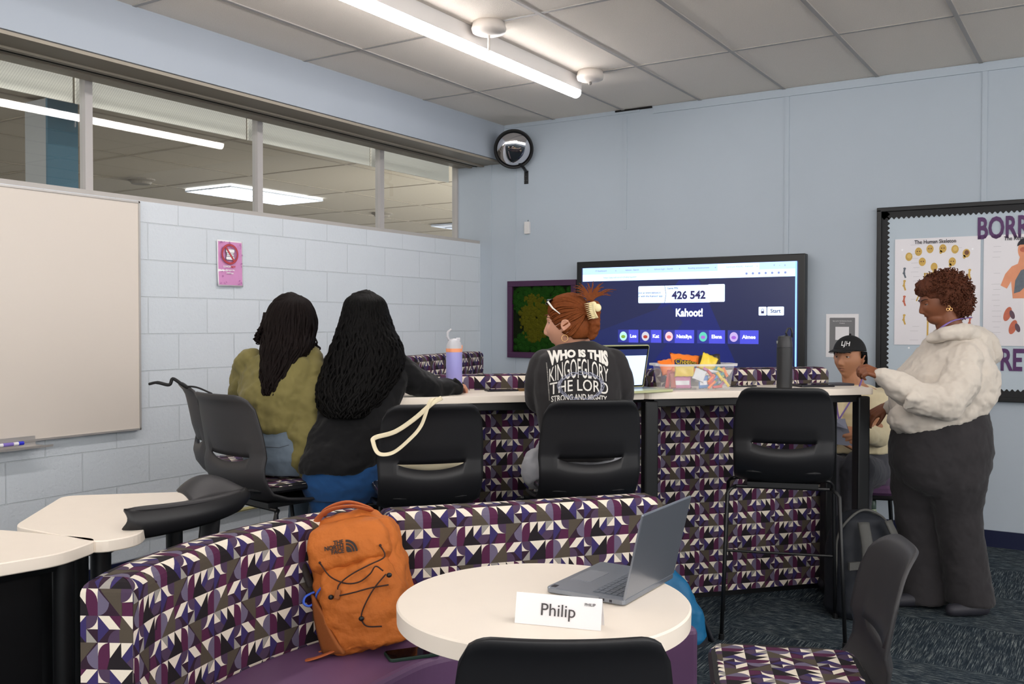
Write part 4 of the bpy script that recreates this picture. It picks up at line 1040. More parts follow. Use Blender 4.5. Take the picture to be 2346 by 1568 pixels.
def bag(name, lab, c, sz, rot, m, m2=None, grp=None, seed=0, lab2=None, puff=.3, cat='snack'):
    """crimped pillow packet"""
    t = thing(name, lab, cat, tuple(BM @ Vector(c)), 0, grp)
    R = (BM.to_3x3() @ Euler([math.radians(v) for v in rot]).to_matrix()).to_4x4()
    random.seed(seed); ph = random.random()*6
    w, h = sz
    def front(s):
        def f(u, v):
            x = (u-.5)*w*(1-.08*math.sin(v*PI)); z = (v-.5)*h
            e = max(0, math.sin(u*PI))**.5*max(0, math.sin(v*PI))**.6
            y = s*(puff*min(w, h)*.5*e + .03*w*math.sin(9*u+ph+4*v)*e)
            return Vector((x, y, z+.02*h*math.sin(u*22+ph)*(abs(v-.5)*2)**8))
        return f
    g = MB(); g.grid(front(-1), 15, 13, 0, R); g.grid(front(1), 15, 13, 0, R)
    o = g.build('wrapper', m, t, smooth=True, merge=.0008)
    if m2 is not None:
        f = front(-1)
        g = MB(); g.grid(lambda u, v: f(.10+.80*u, .28+.34*v)+Vector((0, -.0012, 0)), 12, 6, 0, R); g.build('printed_band', m2, t, smooth=True)
    if lab2:
        f = front(-1)
        def wp(q): 
            u = max(.05, min(.95, q.x/w+.5)); v = max(.05, min(.95, q.y/h+.5)); r = f(u, v); return Vector((q.x, q.y, -r.y+.002))
        text_mesh(lab2, h*.34, m_ink, t, R @ Matrix.Translation((0, -.001, h*.02)), warp=wp, bold=.0028, sx=.9, name='print_outline'); text_mesh(lab2, h*.34, m_yel, t, R @ Matrix.Translation((0, -.0025, h*.02)), warp=wp, bold=.0006, sx=.9)  # black printed outline behind the yellow letters
    return t
def foil(n, c): return mat('foil_'+n, c, rough=.3, spec=.7, var=.12, vscale=30)
m_or, m_yel, m_red, m_blu = foil('orange', (248, 128, 40)), foil('yellow', (236, 206, 60)), foil('red', (206, 62, 52)), foil('blue', (70, 130, 200))
m_nav, m_pnk, m_wh, m_grn = foil('navy', (40, 52, 110)), foil('pink', (196, 110, 160)), foil('white', (226, 230, 236)), foil('green', (110, 176, 110))
G = 'snacks in the clear bin'
bag('snack_bag', 'large orange snack bag with navy base standing at the middle of the bin', (-.03, .03, .118), (.15, .10), (-25, 6, 0), m_or, m_nav, G, 1, 'Cheetos')
bag('snack_bag', 'orange snack bag leaning at the left end of the bin', (-.112, .03, .105), (.09, .08), (-30, -10, 6), m_or, None, G, 2)
bag('snack_bag', 'yellow snack bag sticking out at the right of the bin', (.075, .0, .122), (.085, .085), (-15, 24, 0), m_yel, None, G, 3)
bag('snack_bag', 'dark patterned snack bag behind the yellow one', (.095, .05, .118), (.13, .09), (-20, -4, 0), foil('black', (44, 40, 38)), None, G, 4)
bag('snack_bag', 'yellow bag with round seal pressed flat against the front of the bin', (-.065, -.065, .088), (.10, .050), (0, 0, 0), m_yel, None, G, 5, puff=.2)
bag('snack_box', 'pink snack box with cream panel at the bottom left of the bin', (-.075, -.045, .036), (.105, .060), (0, 0, 0), m_pnk, m_wh, G, 6, puff=.25)
bag('snack_bag', 'white and blue candy bag in the middle of the bin front', (.008, -.066, .070), (.060, .055), (0, 22, 0), m_wh, None, G, 7, puff=.22)
bag('snack_bag', 'blue candy bag below the white one', (.030, -.058, .036), (.050, .060), (0, -4, 0), m_blu, m_wh, G, 8, puff=.25)
bag('snack_bag', 'red wrapped candy bar at the left side of the bin', (-.135, -.04, .05), (.022, .085), (0, 8, 0), m_red, None, G, 9)
bag('snack_bag', 'dark red wrapper standing left in the bin', (-.118, -.055, .045), (.028, .075), (0, -4, 0), foil('rust', (170, 70, 50)), None, G, 10)
cols = [m_red, m_grn, m_blu, m_or, m_wh, m_pnk, m_yel, foil('teal', (70, 160, 160)), foil('lime', (170, 200, 80))]
names = ['red', 'green', 'blue', 'orange', 'white', 'pink', 'yellow', 'teal', 'lime']
random.seed(11)
for k in range(26):
    c = k % 9; x = random.uniform(.055, .145); z = .014+.085*(k/26); y = -.066+random.uniform(0, .10)*(k % 3)/2
    bag('candy_stick', 'small %s wrapped candy, %s layer at the right end of the bin' % (names[c], ('bottom', 'middle', 'top')[k//9]), (x, y, z), (.052, .014), (random.uniform(-20, 20), random.uniform(-70, 70), 0), cols[c], None, 'wrapped candies in the bin', 20+k, puff=.8, cat='candy')

# canvas tote hanging on the second stool from the left of the row
t = thing('tote_bag', 'cream canvas tote bag on the stool with its handle looped over the back', 'bag', (2.0, -3.4, 0))
t.location = (0, 0, 0)
m_can = mat('cream_canvas', (222, 210, 180), rough=.9, var=.05, vscale=60, bump=.3, bscale=500, bdist=.001)
def strap(pts, w=.016, th=.0022, name='handle', m=None, par=None):
    return MB().tube(smoothpath([Vector(q) for q in pts], 7), w, 10, flat=(1, th/w)).build(name, m or m_can, par or t, smooth=True)
strap([(2.423, -3.811, 1.112), (2.424, -3.851, 1.102), (2.402, -3.873, 1.017), (2.370, -3.907, 0.964), (2.324, -3.937, 0.921), (2.283, -3.964, 0.918), (2.259, -3.966, 0.955), (2.258, -3.954, 0.972), (2.317, -3.916, 0.993), (2.376, -3.878, 1.040), (2.431, -3.847, 1.095), (2.438, -3.800, 1.112)], w=.0085, th=.002)
# tote body lying on the seat, seen through the slot
g = MB(); g.ball((2.259, -3.636, 0.841), (.13, .09, .035), 20, 10, rot=(0, 0, .7)); g.build('bag_body', m_can, t, smooth=True)
# black bag strap on the stool by the wall
t = thing('bag_strap', 'black bag strap draped over the charcoal stool by the block wall', 'strap', (0, 0, 0))
m_bs = mat('black_webbing', (20, 20, 22), rough=.8)
MB().tube(smoothpath([Vector((1.069, -4.009, 1.125)), Vector((1.097, -3.991, 1.131)), Vector((1.131, -3.958, 1.121)), Vector((1.135, -3.943, 1.146)), Vector((1.165, -3.924, 1.124)), Vector((1.169, -3.899, 1.108))], 6), [.012]*6+[.014]*25, 10, flat=(1, .5)).build('webbing', m_bs, t, smooth=True)
MB().tube(smoothpath([Vector((1.156, -3.906, 1.112)), Vector((1.219, -3.890, 1.110)), Vector((1.354, -3.923, 1.091))], 6), .004, 8).build('cord', m_bs, t, smooth=True)

# ------------------------------------------------------------------ silver laptop and the name card on the round table
t = thing('laptop', 'open silver laptop seen from behind on the small round table', 'laptop', (3.455, -4.47, .74), 0)
m_sil = mat('silver_aluminium', (140, 146, 156), rough=.32, metal=.75)
Y0, Y1 = -.145, .145
MB().prism([(x, y) for (x, y) in rrect(.205, .285, .010, 4)], .003, .016, bev=.002).build('base', m_sil, t)
g = MB()
for r in range(5):
    for c in range(13):
        g.box((.088-.0155*r-.008, -.120+.0185*c+.009, .0168), (.0135, .0160, .0014))
g.build('keyboard', mat('key_grey', (92, 98, 108), rough=.5), t)
MB().box((-.06, 0, .0163), (.055, .10, .0006)).build('touchpad', mat('pad_grey', (132, 136, 144), rough=.4, metal=.4), t)
MB().box((-.088, -.125, .0165), (.012, .018, .0006)).build('sticker', m_ink, t)
for (x, w) in ((.045, .014), (.068, .006)): MB().box((x, -.1425, .009), (w, .002, .005)).build('port', m_ink, t)
ML = Matrix.Translation((.099, 0, .012)) @ Matrix.Rotation(math.radians(13), 4, 'Y')
lid = MB(ML).box((.0, 0, .105), (.006, .285, .205)).build('screen_lid', m_sil, t, bevel=.0028)
MB(ML).box((-.0033, 0, .105), (.0006, .275, .195)).build('display', m_gl, lid)
for k in (-.09, .09): MB().box((0, k, .0015), (.17, .012, .003)).build('foot_strip', m_blk, t)
t = thing('name_card', 'folded white name card reading Philip on the round table', 'name card', (3.495, -4.800, .7405), math.radians(16))
cw, ch = .187, .062
g = MB(); g.add([(-cw/2, -.016, 0), (cw/2, -.016, 0), (cw/2, 0, ch), (-cw/2, 0, ch), (-cw/2, .022, 0), (cw/2, .022, 0)], [(0, 1, 2, 3), (3, 2, 5, 4)])
g.build('card', m_white, t, solid=.0006)
MC = Matrix.Translation((0, -.0087, ch/2)) @ Matrix.Rotation(math.radians(-14.5), 4, 'X')
text_mesh('Philip', .036, mat('name_ink', (70, 66, 68), rough=.8), t, MC @ Matrix.Translation((.0, -.0012, .0)))
text_mesh('PHILIP', .0085, MATS['name_ink'], t, MC @ Matrix.Translation((.068, -.0012, .018)))
# phone on the banquette
t = thing('phone', 'phone in a dark green case lying by the orange backpack', 'phone', (2.833, -4.465, 0.480), math.radians(55))
t.location.z = .4505
MB().prism(rrect(.15, .075, .012, 4), 0, .009, bev=.002).build('body', mat('green_case', (30, 52, 44), rough=.5), t)
MB().prism(rrect(.142, .068, .009, 4), .009, .0096).build('screen_glass', m_gl, t)

# ------------------------------------------------------------------ backpacks
def loft(mb, secs, n=28, mi=0, e=3.2, M=None):
    """stack of superellipse sections (cx, cy, z, half width, half depth, tilt)"""
    vs = []
    for (cx, cy, z, a, b, tl) in secs:
        for k in range(n):
            t_ = 2*PI*k/n; c, s = math.cos(t_), math.sin(t_)
            x = a*math.copysign(abs(c)**(2/e), c); y = b*math.copysign(abs(s)**(2/e), s)
            vs.append((cx+x, cy+y, z+tl*x))
    N = len(secs)
    fs = [(i*n+k, i*n+(k+1) % n, (i+1)*n+(k+1) % n, (i+1)*n+k) for i in range(N-1) for k in range(n)]
    fs += [tuple(range(n-1, -1, -1)), tuple((N-1)*n+k for k in range(n))]
    mb.add(vs, fs, mi, M); return mb
m_org = mat('orange_canvas', (184, 100, 34), rough=.75, var=.10, vscale=9, bump=.8, bscale=12, bdist=.03, detail=4)
m_brn = mat('orange_brown_canvas', (150, 84, 36), rough=.8, var=.08, vscale=12, bump=.25, bscale=30, bdist=.01)
m_str = mat('rust_strap', (178, 96, 52), rough=.8, bump=.2, bscale=200, bdist=.002)
m_cord = mat('dark_cord', (50, 26, 18), rough=.7)
t = thing('backpack', 'orange backpack with black cords leaning on the banquette back', 'backpack', (2.685, -4.455, .452), math.radians(30))
t.rotation_euler = (math.radians(-9), math.radians(-13), math.radians(32))
OB = MB()
loft(OB, [(0, .02, .0, .085, .05, 0), (0, .015, .015, .125, .085, 0), (.005, .01, .10, .138, .10, 0), (.0, .012, .20, .140, .095, 0), (-.004, .02, .29, .135, .085, 0), (-.008, .03, .345, .118, .070, 0), (-.010, .04, .375, .085, .05, 0), (-.012, .045, .385, .04, .03, 0)], 36)
remesh(OB.build('main_body', m_org, t), .006, 8, disp=.034, dscale=.08)
FP = MB()
loft(FP, [(.01, -.075, .0, .07, .02, 0), (.01, -.085, .012, .105, .038, 0), (.012, -.088, .10, .118, .046, 0), (.008, -.082, .18, .112, .040, 0), (.0, -.068, .235, .10, .028, 0), (-.004, -.05, .255, .07, .018, 0)], 32)
remesh(FP.build('front_pocket', m_org, t), .006, 8, disp=.030, dscale=.06)
UP = MB(); loft(UP, [(-.004, -.045, .225, .10, .03, 0), (-.004, -.060, .25, .122, .042, 0), (-.006, -.060, .31, .120, .042, 0), (-.01, -.040, .352, .10, .035, 0), (-.012, -.02, .368, .06, .025, 0)], 32)
remesh(UP.build('top_pocket', m_org, t), .006, 8, disp=.012, dscale=.08)
SP = MB(); SP.grid(lambda u, v: Vector((-.128-.006*math.sin(v*PI)+.075*u*(1-.6*v)*1.0, -.07-.065*u*(.5+.5*(1-v)), .012+.17*v*(1-.35*u))), 8, 10)
SP.build('side_pocket', m_brn, t, smooth=True, solid=.008)
BL = MB(); BL.tube(smoothpath([Vector(v) for v in [(-.13, -.05, .185), (-.155, -.06, .178), (-.162, -.065, .162), (-.150, -.06, .150), (-.132, -.055, .158), (-.120, -.06, .180), (-.095, -.075, .20)]], 5), .010, 8, flat=(1, .35)).build('blue_strap', mat('blue_webbing', (72, 110, 224), rough=.6), t, smooth=True)
MB().tube(smoothpath([Vector(v) for v in [(-.10, .06, .365), (-.07, .02, .405), (0, -.0, .415), (.05, .02, .39), (.06, .06, .37)]], 6), .013, 10, flat=(1, .35)).build('grab_handle', m_str, t, smooth=True)
MB().tube(smoothpath([Vector(v) for v in [(-.13, .05, .30), (-.10, .0, .375), (-.05, -.03, .402), (.02, -.04, .40), (.07, .0, .375)]], 6), .012, 10, flat=(1, .3)).build('top_strap', m_str, t, smooth=True)
MB().tube(smoothpath([Vector(v) for v in [(-.135, -.01, .315), (-.150, -.03, .28), (-.148, -.03, .235), (-.140, -.03, .20)]], 6), .012, 10, flat=(.6, 1)).build('shoulder_strap', mat('dark_padding', (44, 38, 36), rough=.8), t, smooth=True)
MB().tube(smoothpath([Vector(v) for v in [(-.10, -.03, .022), (-.085, -.09, .02), (-.14, -.14, .016), (-.19, -.10, .014), (-.185, -.06, .018), (-.13, -.06, .022), (-.10, -.07, .045)]], 6), .0125, 10, flat=(1, .22)).build('bottom_strap', m_str, t, smooth=True)
yy = -.132
def cord(pts): return MB().tube(smoothpath([Vector((x, yf, z)) for (x, yf, z) in pts], 8), .0021, 7).build('cord', m_cord, t, smooth=True)
cord([(-.085, -.100, .262), (-.060, -.118, .222), (-.02, -.128, .195), (.02, -.130, .190), (.055, -.134, .205), (.075, -.136, .222), (.092, -.130, .205)])
cord([(.092, -.098, .272), (.102, -.112, .25), (.095, -.118, .238), (.05, -.126, .228), (-.0, -.130, .214), (-.035, -.130, .196), (-.045, -.132, .178)])
cord([(-.045, -.136, .166), (0, -.142, .166), (.05, -.142, .168), (.10, -.134, .165)])
cord([(.098, -.132, .195), (.06, -.142, .165), (.025, -.145, .125), (.01, -.145, .095), (.02, -.143, .07), (.06, -.14, .06)])
for (x, y, z) in ((-.066, -.128, .166), (.106, -.130, .190), (.01, -.146, .093)): MB().ball((x, y, z), (.008, .007, .007), 10, 8).build('cord_lock', m_blk, t, smooth=True)
MB().box((-.045, -.134, .170), (.016, .010, .026), ry=.4).build('cord_tab', m_brn, t, bevel=.003)
for (x, y, z) in ((-.086, -.099, .264), (.092, -.099, .274)): MB().ball((x, y, z), (.004, .004, .004), 8, 6).build('eyelet', m_cord, t)
ML = Matrix.Translation((-.005, -.1025, .293)) @ Matrix.Rotation(math.radians(4), 4, 'Y') @ Matrix.Rotation(math.radians(-8), 4, 'X')
ml = mat('logo_black', (40, 32, 30), rough=.7)
for k, w_ in enumerate(('THE', 'NORTH', 'FACE')): text_mesh(w_, .0165, ml, t, ML @ Matrix.Translation((-.004, -.004, .013-.0125*k)), bold=.0005, align='RIGHT', sx=.95)
g = MB()
for (r0, r1) in ((.032, .0262), (.0232, .0182), (.0152, .003)):
    for k in range(10):
        a0, a1 = math.radians(9*k), math.radians(9*k+9)
        g.add([(.003+r*math.cos(a), -.0045, -.018+r*1.12*math.sin(a)) for (r, a) in ((r0, a0), (r0, a1), (r1, a1), (r1, a0))], [(0, 1, 2, 3)], 0, ML)
g.build('logo_dome', ml, t, solid=.0006)

# blue backpack on the floor behind the round table
t = thing('backpack', 'teal blue backpack slumped on the carpet behind the round table', 'backpack', (2.87, -2.74, .0), math.radians(40))
m_teal = mat('teal_nylon', (14, 100, 146), rough=.55, var=.10, vscale=8, bump=.35, bscale=12, bdist=.02)
m_bn = mat('black_nylon', (22, 26, 34), rough=.7)
g = MB(); loft(g, [(0, 0, .004, .13, .08, 0), (.0, 0, .03, .165, .10, 0), (-.01, .0, .14, .155, .10, 0), (-.035, .02, .26, .11, .085, 0), (-.07, .04, .355, .06, .05, 0), (-.085, .05, .385, .03, .03, 0)], 32)
remesh(g.build('main_body', m_teal, t), .008, 8, disp=.03, dscale=.12)
MB().tube(smoothpath([Vector(v) for v in [(-.05, .02, .385), (.02, .03, .30), (.09, .03, .20), (.15, .02, .10), (.19, .0, .0)]], 6), .028, 10, flat=(1, .4)).build('back_panel', m_bn, t, smooth=True)
MB().tube([(.02, -.10, .02), (.005, -.115, .10), (-.01, -.108, .18)], .014, 8, flat=(1, .3)).build('webbing', m_bn, t, smooth=True)
MB().lathe([(.10, .0), (.17, .002), (.168, .03), (.15, .032)], 24, M=Matrix.Diagonal((1, .62, 1, 1))).build('bottom_panel', m_bn, t)
# grey and black backpack under the right end of the high table
t = thing('backpack', 'black and grey backpack on the carpet under the right end of the high table', 'backpack', (3.47, -1.86, .0), math.radians(52))
m_gn = mat('grey_nylon', (74, 74, 72), rough=.75, var=.06, vscale=10)
g = MB(); loft(g, [(0, 0, .004, .14, .09, 0), (0, 0, .04, .165, .12, 0), (0, 0, .22, .165, .12, 0), (0, .01, .38, .15, .10, 0), (0, .02, .46, .11, .07, 0), (0, .03, .49, .05, .03, 0)], 32)
remesh(g.build('main_body', m_bn, t), .008, 8, disp=.02, dscale=.12)
for s in (-1, 1):
    st_ = MB().tube(smoothpath([Vector(v) for v in [(s*.07, -.10, .46), (s*.085, -.145, .36), (s*.08, -.15, .22), (s*.05, -.14, .12)]], 6), .028, 10, flat=(1, .35)).build('shoulder_strap', m_gn, t, smooth=True)
    MB().tube([(s*.055, -.142, .13), (s*.10, -.135, .03)], .010, 8, flat=(1, .3)).build('webbing', m_gn, st_)
MB().tube([(.05, -.152, .165), (.05, -.156, .165)], .014, 14).build('ring', m_blk, t)
MB().tube(smoothpath([Vector(v) for v in [(-.16, -.02, .10), (-.165, -.03, .25), (-.15, -.02, .38), (-.10, -.03, .46), (0, -.02, .50), (.10, -.03, .46), (.15, -.02, .38), (.165, -.03, .2)]], 6), .006, 8).build('piping', m_gn, t, smooth=True)
MB().box((-.02, -.125, .27), (.30, .012, .035)).build('sternum_band', m_gn, t)
# low ledge and the small green bottle at the back wall
t = thing('wall_ledge', 'low white ledge along the back wall beyond the seated boy', 'shelf', (3.05, -.07, .345))
MB().box((0, .0, 0), (.62, .13, .028)).build('board', mat('ledge_white', (214, 208, 198), rough=.5), t, bevel=.003)
for s in (-.28, 0, .28): MB().box((s, .045, -.05), (.02, .03, .08)).build('bracket', m_blk, t)
p = Vector((3.333, -0.958, 0.330)); t = thing('water_bottle', 'small pale green bottle with dark lid beyond the high table leg', 'bottle', (p.x, p.y, .0))
MB().lathe([(.030, 0), (.032, .01), (.032, .30), (.02, .34)], 20).build('body', mat('pale_green_plastic', (146, 160, 128), rough=.35), t, auto=40)
MB().lathe([(.022, .34), (.022, .385), (.018, .39)], 20).build('lid', mat('green_lid', (50, 72, 62), rough=.4), t, auto=40)
MB().tube([(.016, 0, .385), (.018, 0, .41), (0, 0, .418), (-.016, 0, .41), (-.016, 0, .385)], .004, 8).build('handle', MATS['green_lid'], t)
# ------------------------------------------------------------------ people
def gz(v, s): return math.exp(-(v/s)**2)
def sst(v): v = max(0.0, min(1.0, v)); return v*v*(3-2*v)
def frame(C, fwd, up=(0, 0, 1)):
    f = Vector(fwd).normalized(); u = Vector(up); u = (u-f*u.dot(f)).normalized(); r = f.cross(u)
    return Matrix(((r.x, f.x, u.x, C[0]), (r.y, f.y, u.y, C[1]), (r.z, f.z, u.z, C[2]), (0, 0, 0, 1)))
def face_pt(dx, dy, dz, full=1.0):
    x, y, z = .074*dx, .093*dy, .115*dz
    if z < 0:
        k = sst((-z-.005)/.11); x *= 1-.36*k*full
        if y > 0: y *= 1-.10*k
        else: y *= 1-.62*sst((-z-.03)/.08)
    if y > 0:
        ax = abs(x)
        t = (z+.030)/.055
        nose = .0215*gz(x, .0095+.004*max(0, -z*12))*(sst(1-max(0, t)) if t > 0 else sst(1+t*3.6))
        y += nose + .008*gz(ax-.013, .007)*gz(z+.034, .008)
        y += .005*gz(ax-.028, .018)*gz(z-.031, .008) - .011*gz(ax-.032, .014)*gz(z-.012, .011) + .005*gz(ax-.040, .017)*gz(z+.022, .018)
        y += .0095*gz(x, .020)*gz(z+.0525, .0050) + .0085*gz(x, .017)*gz(z+.0645, .0055) - .0045*gz(x, .022)*gz(z+.0585, .0022)
        y += -.004*gz(x, .02)*gz(z+.076, .006) + .009*gz(x, .020)*gz(z+.092, .013)
    return Vector((x, y, z))
def add_head(g, M, full=1.0, s=1.0):
    nu, nv = 120, 90; S_ = Matrix.Diagonal((s, s, s, 1))
    vs = [face_pt(0, 0, -1, full)]
    for j in range(1, nv):
        a = PI*j/nv-PI/2
        for k in range(nu):
            b = 2*PI*k/nu; vs.append(face_pt(math.cos(a)*math.cos(b), math.cos(a)*math.sin(b), math.sin(a), full))
    vs.append(face_pt(0, 0, 1)); L = len(vs)-1
    fs = [(0, 1+(k+1) % nu, 1+k) for k in range(nu)]+[(L, 1+(nv-2)*nu+k, 1+(nv-2)*nu+(k+1) % nu) for k in range(nu)]
    for j in range(nv-2): fs += [(1+j*nu+k, 1+j*nu+(k+1) % nu, 1+(j+1)*nu+(k+1) % nu, 1+(j+1)*nu+k) for k in range(nu)]
    g.add(vs, fs, 0, M @ S_)
    for sx in (-1, 1):
        E = M @ S_ @ Matrix.Translation((sx*.076, -.010, -.006)) @ Euler((math.radians(-10), sx*math.radians(12), sx*math.radians(-18))).to_matrix().to_4x4()
        g.ball((0, 0, 0), (.0055, .017, .029), 14, 10, M=E)
        pts = [E @ Vector((sx*.005, .004+.0165*math.cos(a), .006+.023*math.sin(a))) for a in [math.radians(v) for v in range(-60, 231, 24)]]
        g.tube(pts, .0042, 7); g.ball((sx*.002, .002, -.024), (.004, .007, .008), 8, 6, M=E)
def add_eyes(M, par, off, s=1.0, lid=.35, iris=(40, 26, 20), brow=(28, 20, 18), skin=None, browth=.0032):
    OFF = Matrix.Translation(off); S_ = Matrix.Diagonal((s, s, s, 1)); W_ = OFF @ M @ S_
    for sx in (-1, 1):
        c = Vector((sx*.031, .0675, .011))
        e = MB(W_).ball(c, .0118, 18, 14).build('eye', mat('eye_white', (186, 176, 170), rough=.2), par, smooth=True)
        MB(W_).ball(c+Vector((0, .0062, -.001)), (.0064, .0062, .0064), 12, 8).build('iris', mat('iris_%d' % iris[0], iris, rough=.1), e, smooth=True)
        g = MB(W_)
        def lidf(u, v, lo=False):
            a = math.radians(12+156*u); t0 = math.radians(92) ; t1 = math.radians(92-80*lid*2) if not lo else 0
            b = t0+(t1-t0)*v; r = .0130
            return c+Vector((-r*math.cos(a)*1.10, r*math.sin(a)*math.cos(b), r*math.sin(a)*math.sin(b)+.0004))
        g.grid(lambda u, v: lidf(u, v), 12, 8); g.build('eyelid', skin, par, smooth=True, solid=.0008)
        lash = MB(W_).tube([lidf(k/11, 1.0)+Vector((0, .0010, 0)) for k in range(12)], .0009, 6).build('lashes', m_lash, par)
        pts = []
        for k in range(9):
            t = k/8; x = sx*(.018+.030*t); z = .030+.007*math.sin(t*PI*.75)-.003*t; dz = z/.115; dx = x/.074
            dy = math.sqrt(max(0, 1-dx*dx-dz*dz)); p = face_pt(dx, dy, dz); pts.append(p+Vector((0, .0008, 0)))
        MB(W_).tube(pts, [browth*(.6+.5*math.sin(PI*(k+1)/10)) for k in range(9)], 7, flat=(1, .6)).build('eyebrow', mat('brow_%d' % brow[0], brow, rough=.9), par, smooth=True)
UPV = Vector((0, 0, 1))
m_lash = mat('lash_black', (16, 12, 12), rough=.9)
def add_lips(M, par, off, col, s=1.0):
    W_ = Matrix.Translation(off) @ M @ Matrix.Diagonal((s, s, s, 1)); m = mat('lips_%d' % col[0], col, rough=.45)
    def surf(x, z):
        dz = z/.115; kx = 1-.36*sst((-z-.005)/.11); dx = x/.074/kx; return face_pt(dx, math.sqrt(max(0, 1-dx*dx-dz*dz)), dz)+Vector((0, .0007, 0))
    g = MB(W_)
    g.grid(lambda u, v: surf((u-.5)*.040, -.0585+(.0085*v)*max(0, math.sin(u*PI))**.6), 14, 5)
    g.grid(lambda u, v: surf((u-.5)*.038, -.0585-(.0105*v)*max(0, math.sin(u*PI))**.6), 14, 5)
    return g.build('lips', m, par, smooth=True)
def lofts(g, secs, rt, fw, n=28, e=2.4):
    """secs: (centre, half width, half depth); world-space trunk along rt / fw"""
    rt = Vector(rt); fw = Vector(fw); vs = []
    for sc_ in secs:
        c, a, b = sc_[:3]; tl = sc_[3] if len(sc_) > 3 else 0
        c = Vector(c)
        for k in range(n):
            t = 2*PI*k/n; cc, ss = math.cos(t), math.sin(t)
            vs.append(c + UPV*(tl*b*math.copysign(abs(ss)**(2/e), ss)) + rt*(a*math.copysign(abs(cc)**(2/e), cc)) + fw*(b*math.copysign(abs(ss)**(2/e), ss)))
    N = len(secs)
    fs = [(i*n+k, i*n+(k+1) % n, (i+1)*n+(k+1) % n, (i+1)*n+k) for i in range(N-1) for k in range(n)]
    fs += [tuple(range(n-1, -1, -1)), tuple((N-1)*n+k for k in range(n))]
    return g.add(vs, fs)
def limb(g, pts):
    for i in range(len(pts)-1): g.cone(pts[i][0], pts[i][1], pts[i+1][0], pts[i+1][1], 18)
def hand(g, W, d, pn, side=1, s=1.0, curl=(20, 25, 30, 35), spread=4, thumb=35):
    """W wrist point, d direction to the fingers, pn back-of-hand normal, side +1: thumb towards +x of the frame"""
    d = Vector(d).normalized(); pn = Vector(pn); pn = (pn-d*pn.dot(d)).normalized(); x = d.cross(pn)*side
    M = Matrix(((x.x, d.x, pn.x, W[0]), (x.y, d.y, pn.y, W[1]), (x.z, d.z, pn.z, W[2]), (0, 0, 0, 1))) @ Matrix.Diagonal((s, s, s, 1))
    P_ = lambda *a: M @ Vector(a)
    fx = (.030, .010, -.010, -.028); fl = (.070, .078, .072, .056); ky = (.088, .092, .088, .080)
    g.cone(P_(0, -.03, 0), .024*s, P_(0, .01, 0), .024*s)
    for i in range(4):
        g.cone(P_(fx[i]*.6, .01, 0), .017*s, P_(fx[i], ky[i], .002), .0115*s)
        a = 0; p = Vector((fx[i], ky[i], .002)); sp = math.radians(spread*(1.5-i)); L = fl[i]
        for k, (fr, rr, r2) in enumerate(((.45, .0100, .0090), (.30, .0088, .0080), (.25, .0078, .0066))):
            a += math.radians(curl[i])*(1.0 if k < 2 else .7)
            q = p + Vector((math.sin(sp)*math.cos(a), math.cos(sp)*math.cos(a), -math.sin(a)))*(L*fr)
            g.cone(P_(*p), rr*s, P_(*q), r2*s, 12); p = q
    t = math.radians(thumb); b = Vector((.022, .022, -.006)); m_ = b+Vector((math.sin(t), math.cos(t), -.25))*.038; e = m_+Vector((math.sin(t*.5), math.cos(t*.5), -.45))*.028; e2 = e+Vector((math.sin(t*.2), math.cos(t*.2), -.4))*.020
    g.cone(P_(*b), .014*s, P_(*m_), .0115*s, 12); g.cone(P_(*m_), .0112*s, P_(*e), .0098*s, 12); g.cone(P_(*e), .0098*s, P_(*e2), .0080*s, 12)
def hair_fall(name, off, crown, levels, rt, fw, m, n, rad, wave, seed, par, amin=-125, amax=125, freq=5.0, tip=.5):
    """long locks hanging from the crown through elliptical levels (centre, half width, half depth)"""
    random.seed(seed); g = MB(Matrix.Translation(off)); rt = Vector(rt); fw = Vector(fw); crown = Vector(crown)
    for i in range(n):
        ph = math.radians(amin+(amax-amin)*(i+random.random())/n); shell = random.choice([1.0, 1.0, .93, .82]); w1, w2 = random.random()*6, random.random()*6
        cut = len(levels)-random.choice([0, 0, 0, 1, 1, 2]) if len(levels) > 4 else len(levels)
        pts = [crown + rt*(.03*math.sin(ph)) - fw*(.02*math.cos(ph)*.5) + Vector((0, 0, -.002))]
        L = levels[:max(3, cut)]; jit = random.uniform(-.012, .012)
        for j, (c, a, b) in enumerate(L):
            pts.append(Vector(c)+rt*((a*shell+jit*j/len(L))*math.sin(ph)) - fw*(b*shell*math.cos(ph)))
        sp = smoothpath(pts, 6); N = len(sp); rr = []
        for k in range(N):
            t = k/(N-1); am = wave*min(1, t*1.6)
            sp[k] = sp[k]+rt*(am*math.sin(w1+freq*2*PI*t)) - fw*(am*.8*math.cos(w2+freq*2*PI*t*.9))
            rr.append(rad*(.55+.45*math.sin(min(1, t*2.2)*PI/2))*(1-(tip*max(0, (t-.7)/.3)) if t > .7 else 1)*random.uniform(.92, 1.08))
        g.tube(sp, rr, 6, flat=(1.5, .7))
    return g.build(name, m, par, smooth=True)
def hairmat(name, col, rough=.42, b=.6):
    return mat(name, col, rough=rough+.1, spec=.10, var=.35, vscale=90, bump=b, bscale=120, bstretch=(4, 4, .35), bdist=.004)
def wrap_on(o, target, off=.0012):
    md = o.modifiers.new('wrap', 'SHRINKWRAP'); md.target = target; md.wrap_method = 'NEAREST_SURFACEPOINT'; md.wrap_mode = 'ABOVE_SURFACE'; md.offset = off
    return o
VR = _R.copy(); VF = _F.copy(); VF.z = 0; VF.normalize(); VR.z = 0; VR.normalize()
def turn(v, deg): return Matrix.Rotation(math.radians(deg), 3, 'Z') @ Vector(v)
